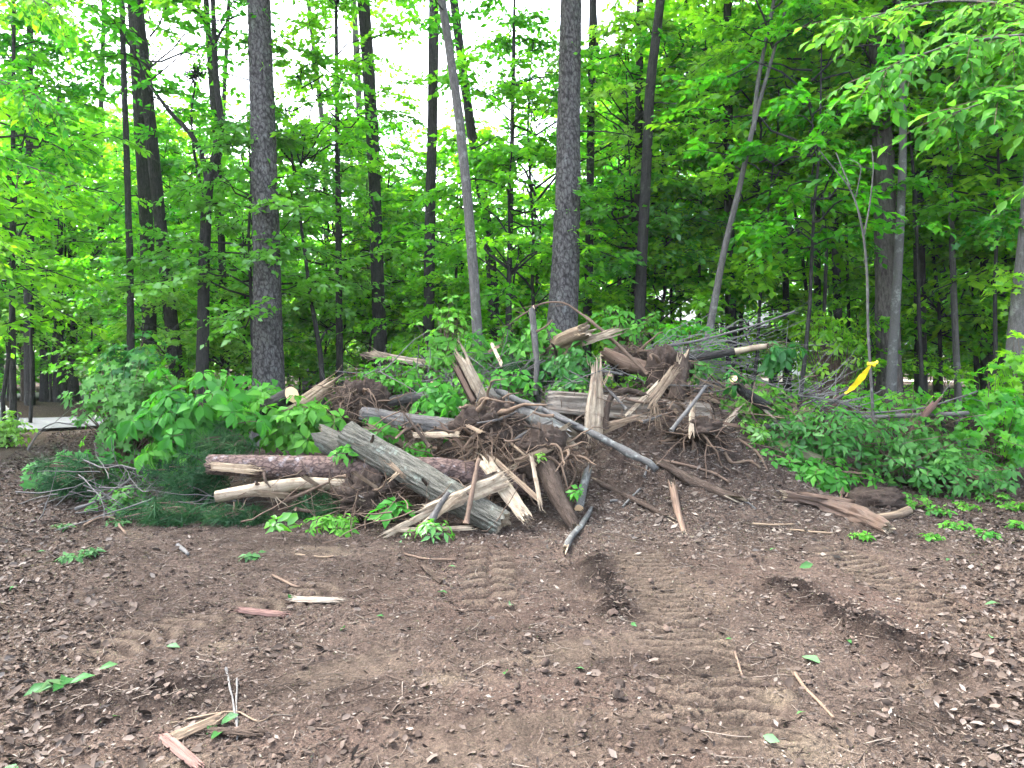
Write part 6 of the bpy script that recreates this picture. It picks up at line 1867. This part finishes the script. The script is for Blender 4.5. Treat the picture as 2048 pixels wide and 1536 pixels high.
for (cx, cz, r) in ((mx - 0.10, zt - 0.11, 0.042),):
    V = np.concatenate([np.stack([cx + r * np.cos(th), np.full(20, yf), cz + r * np.sin(th)], 1), [[cx, yf, cz]]])
    kk = np.arange(20)
    mk('round_sticker', Geo().add(V, T=np.stack([kk, (kk + 1) % 20, np.full(20, 20)], 1)), M_DECAL, tower)
    V = V.copy(); V[:, 1] -= 0.003; V[:, 0] = cx + (V[:, 0] - cx) * 0.45; V[:, 2] = cz + (V[:, 2] - cz) * 0.45
    mk('sticker_mark', Geo().add(V, T=np.stack([kk, (kk + 1) % 20, np.full(20, 20)], 1)), M_BLACK, tower)
for (cx, cz) in ((mx + 0.06, zt - 0.10), (mx + 0.06, zt - 0.22)):
    g = Geo(); box(g, (cx, yf, cz), (0.095, 0.004, 0.085), 0.001); mk('square_sticker', g, M_DECAL, tower)
    g = Geo(); box(g, (cx + 0.008, yf - 0.004, cz), (0.045, 0.003, 0.035), 0.001); mk('sticker_mark', g, M_BLACK, tower)

# pale house beyond the trees
M_WALL = m_plain('house_siding', (0.62, 0.63, 0.64), 0.7, 0.3, 0.08, 3)
M_ROOF = m_plain('house_roof', (0.16, 0.16, 0.17), 0.85, 0.2, 0.25, 12, 0.3)
M_GLASS = m_plain('house_glass', (0.03, 0.035, 0.04), 0.1, 0.6, 0.1, 1)
M_TRIM = m_plain('house_trim', (0.72, 0.72, 0.72), 0.6, 0.3, 0.05, 3)
hd = 47.0
x0, x1 = (1325 - 1024) / F * hd, (1600 - 1024) / F * hd
hz = float(H((x0 + x1) / 2, hd)) - 0.3
hs = empty('white_house', ((x0 + x1) / 2, hd, hz))
tag(hs, 'low white house glimpsed through the trees past the mound', 'house')
wt = hz + 3.3
g = Geo(); box(g, ((x0 + x1) / 2, hd + 4, (hz + wt) / 2), (x1 - x0, 8, wt - hz), 0.01); mk('wall', g, M_WALL, hs)
g = Geo()
xa, xb, ya, yb, yr, zr = x0 - 0.5, x1 + 0.5, hd - 0.5, hd + 8.5, hd + 4, wt + 2.2
Vr = np.array([(xa, ya, wt), (xb, ya, wt), (xb, yr, zr), (xa, yr, zr), (xa, yb, wt), (xb, yb, wt), (xa, ya, wt - 0.18), (xb, ya, wt - 0.18), (xa, yb, wt - 0.18), (xb, yb, wt - 0.18)])
g.add(Vr, Q=[(0, 1, 2, 3), (3, 2, 5, 4), (6, 7, 1, 0), (4, 5, 9, 8), (6, 8, 9, 7)], T=[(0, 3, 4), (0, 4, 8), (0, 8, 6), (1, 5, 2), (1, 9, 5), (1, 7, 9)])
rf = mk('roof', g, M_ROOF, hs)
g = Geo(); box(g, (x0 + 2.2, hd + 5.0, zr), (0.7, 0.7, 1.3), 0.02); mk('chimney', g, M_ROOF, rf)
for wx in (x0 + 1.3, x0 + 3.4, x1 - 1.4):
    g = Geo(); box(g, (wx, hd - 0.03, hz + 2.0), (1.15, 0.10, 1.35), 0.01); wf = mk('window', g, M_TRIM, hs)
    for q in (-1, 1):
        g = Geo(); box(g, (wx, hd - 0.09, hz + 2.0 + q * 0.31), (0.95, 0.03, 0.55), 0.005); mk('pane', g, M_GLASS, wf)
g = Geo(); box(g, (x0 + 5.6, hd - 0.03, hz + 1.45), (1.05, 0.10, 2.2), 0.01); dr_ = mk('door', g, M_TRIM, hs)
g = Geo(); box(g, (x0 + 5.95, hd - 0.11, hz + 1.4), (0.06, 0.06, 0.16), 0.01); mk('handle', g, M_CHROME, dr_)

# stone by the drive, utility line, nest
M_STONE = m_plain('stone', (0.22, 0.22, 0.22), 0.9, 0.2, 0.5, 5, 0.7)
c = P(2, 818, 14.0)
V, Q = blob((c[0] - 0.15, 14.0, 0.22), (0.42, 0.35, 0.42), 3, 0.35, 30, 20)
o = mk('boulder', Geo().add(V, Q=Q), M_STONE, origin=(c[0] - 0.15, 14.0, -0.1), smooth=False)
tag(o, 'grey boulder standing by the drive at the picture edge', 'boulder')
M_WIRE = m_plain('white_wire', (0.7, 0.7, 0.7), 0.5, 0.3, 0.05, 3)
a, b = P(-500, 534, 21), P(300, 546, 18.9)
t = np.linspace(0, 1, 24)[:, None]
wp = a + (b - a) * t
wp[:, 2] -= 0.25 * (4 * t[:, 0] * (1 - t[:, 0]))
V, Q, b_ = tubes(wp, np.full((1, 24), 0.011), 5)
o = mk('utility_line', Geo().add(V, Q=Q), M_WIRE, origin=a)
tag(o, 'thin white utility line crossing the woods to the dark trunk', 'wire')
nc = P(390, 150, 13.8)
rng = np.random.default_rng(71)
dr = norm(rng.normal(0, 1, (90, 3)))
p = root_paths(rng, nc + dr * 0.05, np.cross(dr, norm(rng.normal(0, 1, (90, 3)))), np.full(90, 0.3), 6, 0.2, 0.4)
V, Q, b_ = tubes(p, np.full((90, 6), 0.006), 3)
o = mk('nest', Geo().add(V, Q=Q, bpos=b_), B_DARK, origin=nc)
tag(o, 'dark twiggy nest perched in a forked branch top', 'nest')
pxbranch('nest_branch', 'thin dark branch that carries the twiggy nest', 'branch', [(412, 420, 13.8), (385, 300, 13.8), (380, 210, 13.8), (390, 165, 13.8)], 6, 4, B_DARK, twigs=5, tl=0.6, seed=330)

# foreground boughs that hang into the frame from trees standing just outside it
def overhang(name, label, base, limbs, kind, size, ntw, nlf, mat, seed, tw=0.55, bark=None, w=(0.05, 0.012)):
    rng = np.random.default_rng(seed)
    x, y = base
    gz = float(H(x, y)) - 0.05
    e = empty(name, (x, y, gz))
    tag(e, label, 'tree')
    top = max(l[0][2] for l in limbs) + 0.8
    pts = np.stack([np.linspace(x, limbs[0][0][0], 12), np.linspace(y, limbs[0][0][1], 12), np.linspace(gz, top, 12)], 1)
    V, Q, b = tubes(pts, np.linspace(0.11, 0.07, 12)[None], 10)
    mk('trunk', Geo().add(V, Q=Q, bpos=b, relief=np.ones(len(V))), bark or B_GREY, e, smooth=True)
    for l in limbs:
        c = resample(l, 16)
        V, Q, b = tubes(c, np.linspace(w[0], w[1], 16)[None] * 0.5, 6)
        mk('limb', Geo().add(V, Q=Q, bpos=b, relief=np.ones(len(V))), bark or B_GREY, e, smooth=True)
        M = ntw
        f = rng.uniform(0.25, 1.0, M) * 15
        i0 = np.clip(f.astype(int), 0, 14)
        base_ = c[i0] + (c[i0 + 1] - c[i0]) * (f - i0)[:, None]
        tan = norm(c[i0 + 1] - c[i0])
        td = norm(tan * 0.7 + rng.normal(0, 0.6, (M, 3)) * np.array([1, 1, 0.55]) + np.array([0, 0, -0.15]))
        tl = tw * rng.uniform(0.5, 1.2, M)
        s = np.linspace(0, 1, 5)
        tp = base_[:, None] + td[:, None] * (tl[:, None] * s)[..., None]
        tp[:, :, 2] -= (0.25 * tl)[:, None] * s ** 2
        g = Geo()
        V, Q, b = tubes(tp, np.linspace(0.005, 0.002, 5)[None] * np.ones((M, 1)), 4)
        x_ = mk('twigs', Geo().add(V, Q=Q, bpos=b, relief=np.ones(len(V))), B_TWIGD, e)
        x_['kind'] = 'stuff'
        m = M * nlf
        ti = np.repeat(np.arange(M), nlf)
        u = np.clip(np.tile((np.arange(nlf) + 0.8) / nlf, M), 0.1, 1)
        pos = base_[ti] + td[ti] * (tl[ti] * u)[:, None]
        pos[:, 2] -= 0.25 * tl[ti] * u ** 2
        pn = norm(np.array([0, -0.2, 1.0]) + rng.normal(0, 0.3, (M, 3)))[ti]
        lat = norm(np.cross(pn, td[ti])) * np.where(np.arange(m) % 2 == 0, 1, -1)[:, None]
        dd = norm(np.where((u > 0.9)[:, None], td[ti], td[ti] * 0.6 + lat) + np.array([0, 0, -0.55]) * rng.uniform(0, 1.5, (m, 1)))
        leaves(g, pos, dd, norm(pn + rng.normal(0, 0.35, (m, 3))), size * rng.uniform(0.6, 1.15, m), kind, rng=rng)
        x_ = mk('leaves', g, mat, e)
        x_['kind'] = 'stuff'
    return e
overhang('hickory_tree', 'hickory just outside the picture hanging large leaves over the hickory trunk', (6.4, 7.6),
         [[(6.3, 7.6, 4.3), (5.2, 7.4, 4.7), (4.2, 7.3, 4.55), (3.4, 7.2, 4.2)], [(6.3, 7.6, 3.9), (5.4, 7.2, 4.2), (4.7, 7.0, 4.0), (4.0, 6.9, 3.75)],
          [(6.3, 7.6, 4.6), (5.3, 7.9, 5.2), (4.5, 8.0, 5.3), (3.6, 8.1, 5.1)], [(6.3, 7.6, 3.4), (5.6, 7.2, 3.5), (5.1, 7.0, 3.3)], [(6.3, 7.6, 4.5), (5.6, 7.0, 4.8), (5.0, 6.6, 4.8)]],
         'broad', 0.16, 40, 8, L_HICK, 1)
overhang('oak_tree', 'small oak outside the picture reaching leafy limbs in over the drive', (-7.6, 9.6),
         [[(-7.5, 9.6, 5.6), (-6.6, 9.4, 6.1), (-6.0, 9.3, 6.0), (-5.4, 9.2, 5.7)], [(-7.5, 9.6, 4.6), (-6.8, 9.4, 5.0), (-6.2, 9.3, 4.9), (-5.6, 9.2, 4.6)],
          [(-7.5, 9.6, 3.8), (-6.9, 9.5, 4.1), (-6.3, 9.4, 4.0), (-5.8, 9.3, 3.8)], [(-7.5, 9.6, 3.1), (-7.0, 9.4, 3.2), (-6.5, 9.3, 3.0)]],
         'oval', 0.13, 34, 10, L_FOREST, 2)
overhang('maple_tree', 'maple outside the picture spreading shaded leaves behind the edge shrub', (8.6, 11.0),
         [[(8.5, 11, 3.4), (7.6, 10.9, 3.7), (6.8, 10.8, 3.5)], [(8.5, 11, 2.6), (7.7, 10.8, 2.8), (7.0, 10.7, 2.6)], [(8.5, 11, 4.6), (7.7, 10.9, 5.0), (6.7, 10.8, 4.9)], [(8.5, 11, 5.6), (7.6, 10.9, 6.1), (6.6, 10.8, 6.0)]],
         'maple', 0.14, 40, 9, L_FOREST, 3)

# ------------------------------------------------------------------ litter on the ground
def scatter(n, seed, x0, x1, y0, y1, dens):
    rng = np.random.default_rng(seed)
    # more pieces close by: uniform in picture-like terms is avoided, density falls with distance in metres
    y = y0 + (y1 - y0) * rng.random(n) ** 1.35
    x = rng.uniform(x0, x1, n) * (0.35 + 0.65 * (y - y0 + 1.5) / (y1 - y0 + 1.5))
    keep = rng.random(n) < dens(x, y)
    return x[keep], y[keep], rng
def d_soil(x, y):
    return np.clip(0.9 - 0.7 * sample(TRK, x, y) - 0.35 * sample(DARK, x, y) - 0.5 * sample(TAN, x, y), 0.05, 1) * (0.35 + 0.65 * smooth01(0.55 + 0.9 * fbm(x * 1.1, y * 1.1, 4.0, 3)))
def d_lit(x, y):
    return np.clip(sample(LIT, x, y) + 0.03 * smooth01(fbm(x * 1.3, y * 1.3, 6.0, 2) * 2), 0, 1)
x, y, rng = scatter(230000, 1, -8, 8, 2.2, 12.5, d_soil)
m = len(x)
a = rng.uniform(0, 6.28, m)
g = Geo()
leaves(g, np.stack([x, y, HG(x, y) + 0.003], 1), np.stack([np.cos(a), np.sin(a), rng.normal(0.12, 0.2, m)], 1), norm(np.array([0, 0, 1.0]) + rng.normal(0, 0.45, (m, 3))),
       rng.gamma(1.8, 0.0050, m) + 0.004, 'chip', rng=rng, wid=rng.uniform(0.15, 0.6, m), rnd=rng.random(m) ** 1.2)
o = mk('wood_chips', g, L_CHIP)
tag(o, 'pale wood chips and leaf scraps strewn over the soil', 'litter', kind='stuff')
x, y, rng = scatter(60000, 2, -9, 9, 2.2, 15, d_lit)
m = len(x)
a = rng.uniform(0, 6.28, m)
g = Geo()
leaves(g, np.stack([x, y, HG(x, y) + 0.004 + 0.012 * rng.random(m)], 1), np.stack([np.cos(a), np.sin(a), rng.normal(0.15, 0.25, m)], 1), norm(np.array([0, 0, 1.0]) + rng.normal(0, 0.4, (m, 3))),
       rng.uniform(0.02, 0.065, m), 'dead', rng=rng, wid=rng.uniform(0.6, 1.1, m))
o = mk('dead_leaves', g, L_LITTER)
tag(o, 'dry brown leaves covering the undisturbed ground at the sides', 'litter', kind='stuff')
x, y, rng = scatter(11000, 5, -7, 7, 2.2, 9, lambda x, y: np.clip(0.8 - 0.6 * sample(TRK, x, y), 0.1, 1))
m = len(x)
a = rng.uniform(0, 6.28, m)
g = Geo()
leaves(g, np.stack([x, y, HG(x, y) + 0.004], 1), np.stack([np.cos(a), np.sin(a), rng.normal(0.1, 0.2, m)], 1), norm(np.array([0, 0, 1.0]) + rng.normal(0, 0.35, (m, 3))),
       (0.014 + rng.gamma(1.6, 0.009, m)), 'dead', rng=rng, rnd=rng.random(m) * 0.85)
o = mk('dead_leaves', g, L_LITTER)
tag(o, 'torn dead leaves mixed into the churned soil', 'litter', kind='stuff')
x, y = [np.random.default_rng(q).normal(c, s, 30000) for q, c, s in ((77, 1.5, 1.2), (79, 7.9, 0.85))]
rng = np.random.default_rng(78)
m = len(x)
a = rng.uniform(0, 6.28, m)
g = Geo()
leaves(g, np.stack([x, y, HG(x, y) + 0.004], 1), np.stack([np.cos(a), np.sin(a), rng.normal(0.0, 0.3, m)], 1), norm(np.array([0, -0.5, 1.0]) + rng.normal(0, 0.5, (m, 3))),
       rng.gamma(1.8, 0.012, m) + 0.006, 'chip', rng=rng, wid=rng.uniform(0.12, 0.5, m), rnd=rng.random(m) ** 0.8)
o = mk('bark_shreds', g, L_CHIP)
tag(o, 'shredded bark and root fibres covering the dirt mound', 'litter', kind='stuff')
# crumbs of soil
x, y, rng = scatter(42000, 3, -6, 6, 2.2, 10, lambda x, y: np.clip(0.35 + 0.8 * sample(DARK, x, y) + 0.5 * smooth01(sample(MND, x, y) / 0.3) - 0.25 * sample(TRK, x, y), 0, 1) * smooth01(0.6 + fbm(x * 2, y * 2, 1.0, 2)))
m = len(x)
# a crumb: squashed six-sided lump with a flattened top
a6 = np.arange(6) * np.pi / 3
oct_v = np.concatenate([np.stack([np.cos(a6), np.sin(a6), np.zeros(6)], 1), np.stack([0.55 * np.cos(a6 + 0.5), 0.55 * np.sin(a6 + 0.5), np.full(6, 0.55)], 1)])
oct_f = np.array([(k, (k + 1) % 6, 6 + k) for k in range(6)] + [((k + 1) % 6, 6 + (k + 1) % 6, 6 + k) for k in range(6)] + [(6, 7, 8), (6, 8, 9), (6, 9, 10), (6, 10, 11)])
s = (rng.gamma(1.5, 0.0035, m) + 0.0025)
V = np.stack([x, y, HG(x, y) + s * 0.3], 1)[:, None] + (oct_v[None] + rng.normal(0, 0.2, (m, 12, 3))) * s[:, None, None]
g = Geo().add(V.reshape(-1, 3), T=(oct_f[None] + (np.arange(m) * 12)[:, None, None]).reshape(-1, 3), rnd=np.repeat(rng.random(m), 12))
o = mk('soil_crumbs', g, M_CLOD, smooth=True)
tag(o, 'loose crumbs and clods of dark soil', 'soil', kind='stuff')
# fine twigs
x, y, rng = scatter(10000, 4, -7, 7, 2.2, 11, lambda x, y: np.clip(0.8 - 0.5 * sample(TRK, x, y), 0.1, 1))
m = len(x)
a = rng.uniform(0, 6.28, m)
L = rng.gamma(2.0, 0.035, m) + 0.03
d = np.stack([np.cos(a), np.sin(a), rng.normal(0.03, 0.08, m)], 1)
c = np.stack([x, y, HG(x, y) + 0.006], 1)
t = np.array([-0.5, -0.1, 0.2, 0.5])
p = c[:, None] + d[:, None] * (L[:, None] * t)[..., None]
bend = norm(np.stack([-np.sin(a), np.cos(a), np.zeros(m)], 1)) * (rng.normal(0, 0.06, m) * L)[:, None]
p += bend[:, None] * (t ** 2 * 4)[None, :, None]
p[..., 2] = np.maximum(p[..., 2], HG(p[..., 0], p[..., 1]) + 0.002)
V, Q, b = tubes(p, np.linspace(1, 0.5, 4)[None] * rng.uniform(0.0012, 0.0035, (m, 1)), 3)
o = mk('fine_twigs', Geo().add(V, Q=Q, bpos=b, rnd=np.repeat(rng.random(m), 12)), L_TWIG)
tag(o, 'fine broken twigs and rootlets lying all over the soil', 'litter', kind='stuff')

# ------------------------------------------------------------------ damp air between the trees
t = NT('air')
pv = t.n('VolumePrincipled')
pv.inputs['Color'].default_value = (0.86, 0.95, 0.95, 1)
pv.inputs['Density'].default_value = 0.0004
pv.inputs['Anisotropy'].default_value = 0.3
t.l(pv.outputs[0], t.out.inputs['Volume'])
g = Geo()
V = np.array([(sx, sy, sz) for sz in (-1.5, 26.0) for sx, sy in ((-440, -70), (440, -70), (440, 640), (-440, 640))], float)
g.add(V, Q=[(3, 2, 1, 0), (4, 5, 6, 7), (0, 1, 5, 4), (1, 2, 6, 5), (2, 3, 7, 6), (3, 0, 4, 7)])
hz_ = mk('haze', g, t.m)
tag(hz_, 'thin pale haze hanging in the air of the woods', kind='stuff')
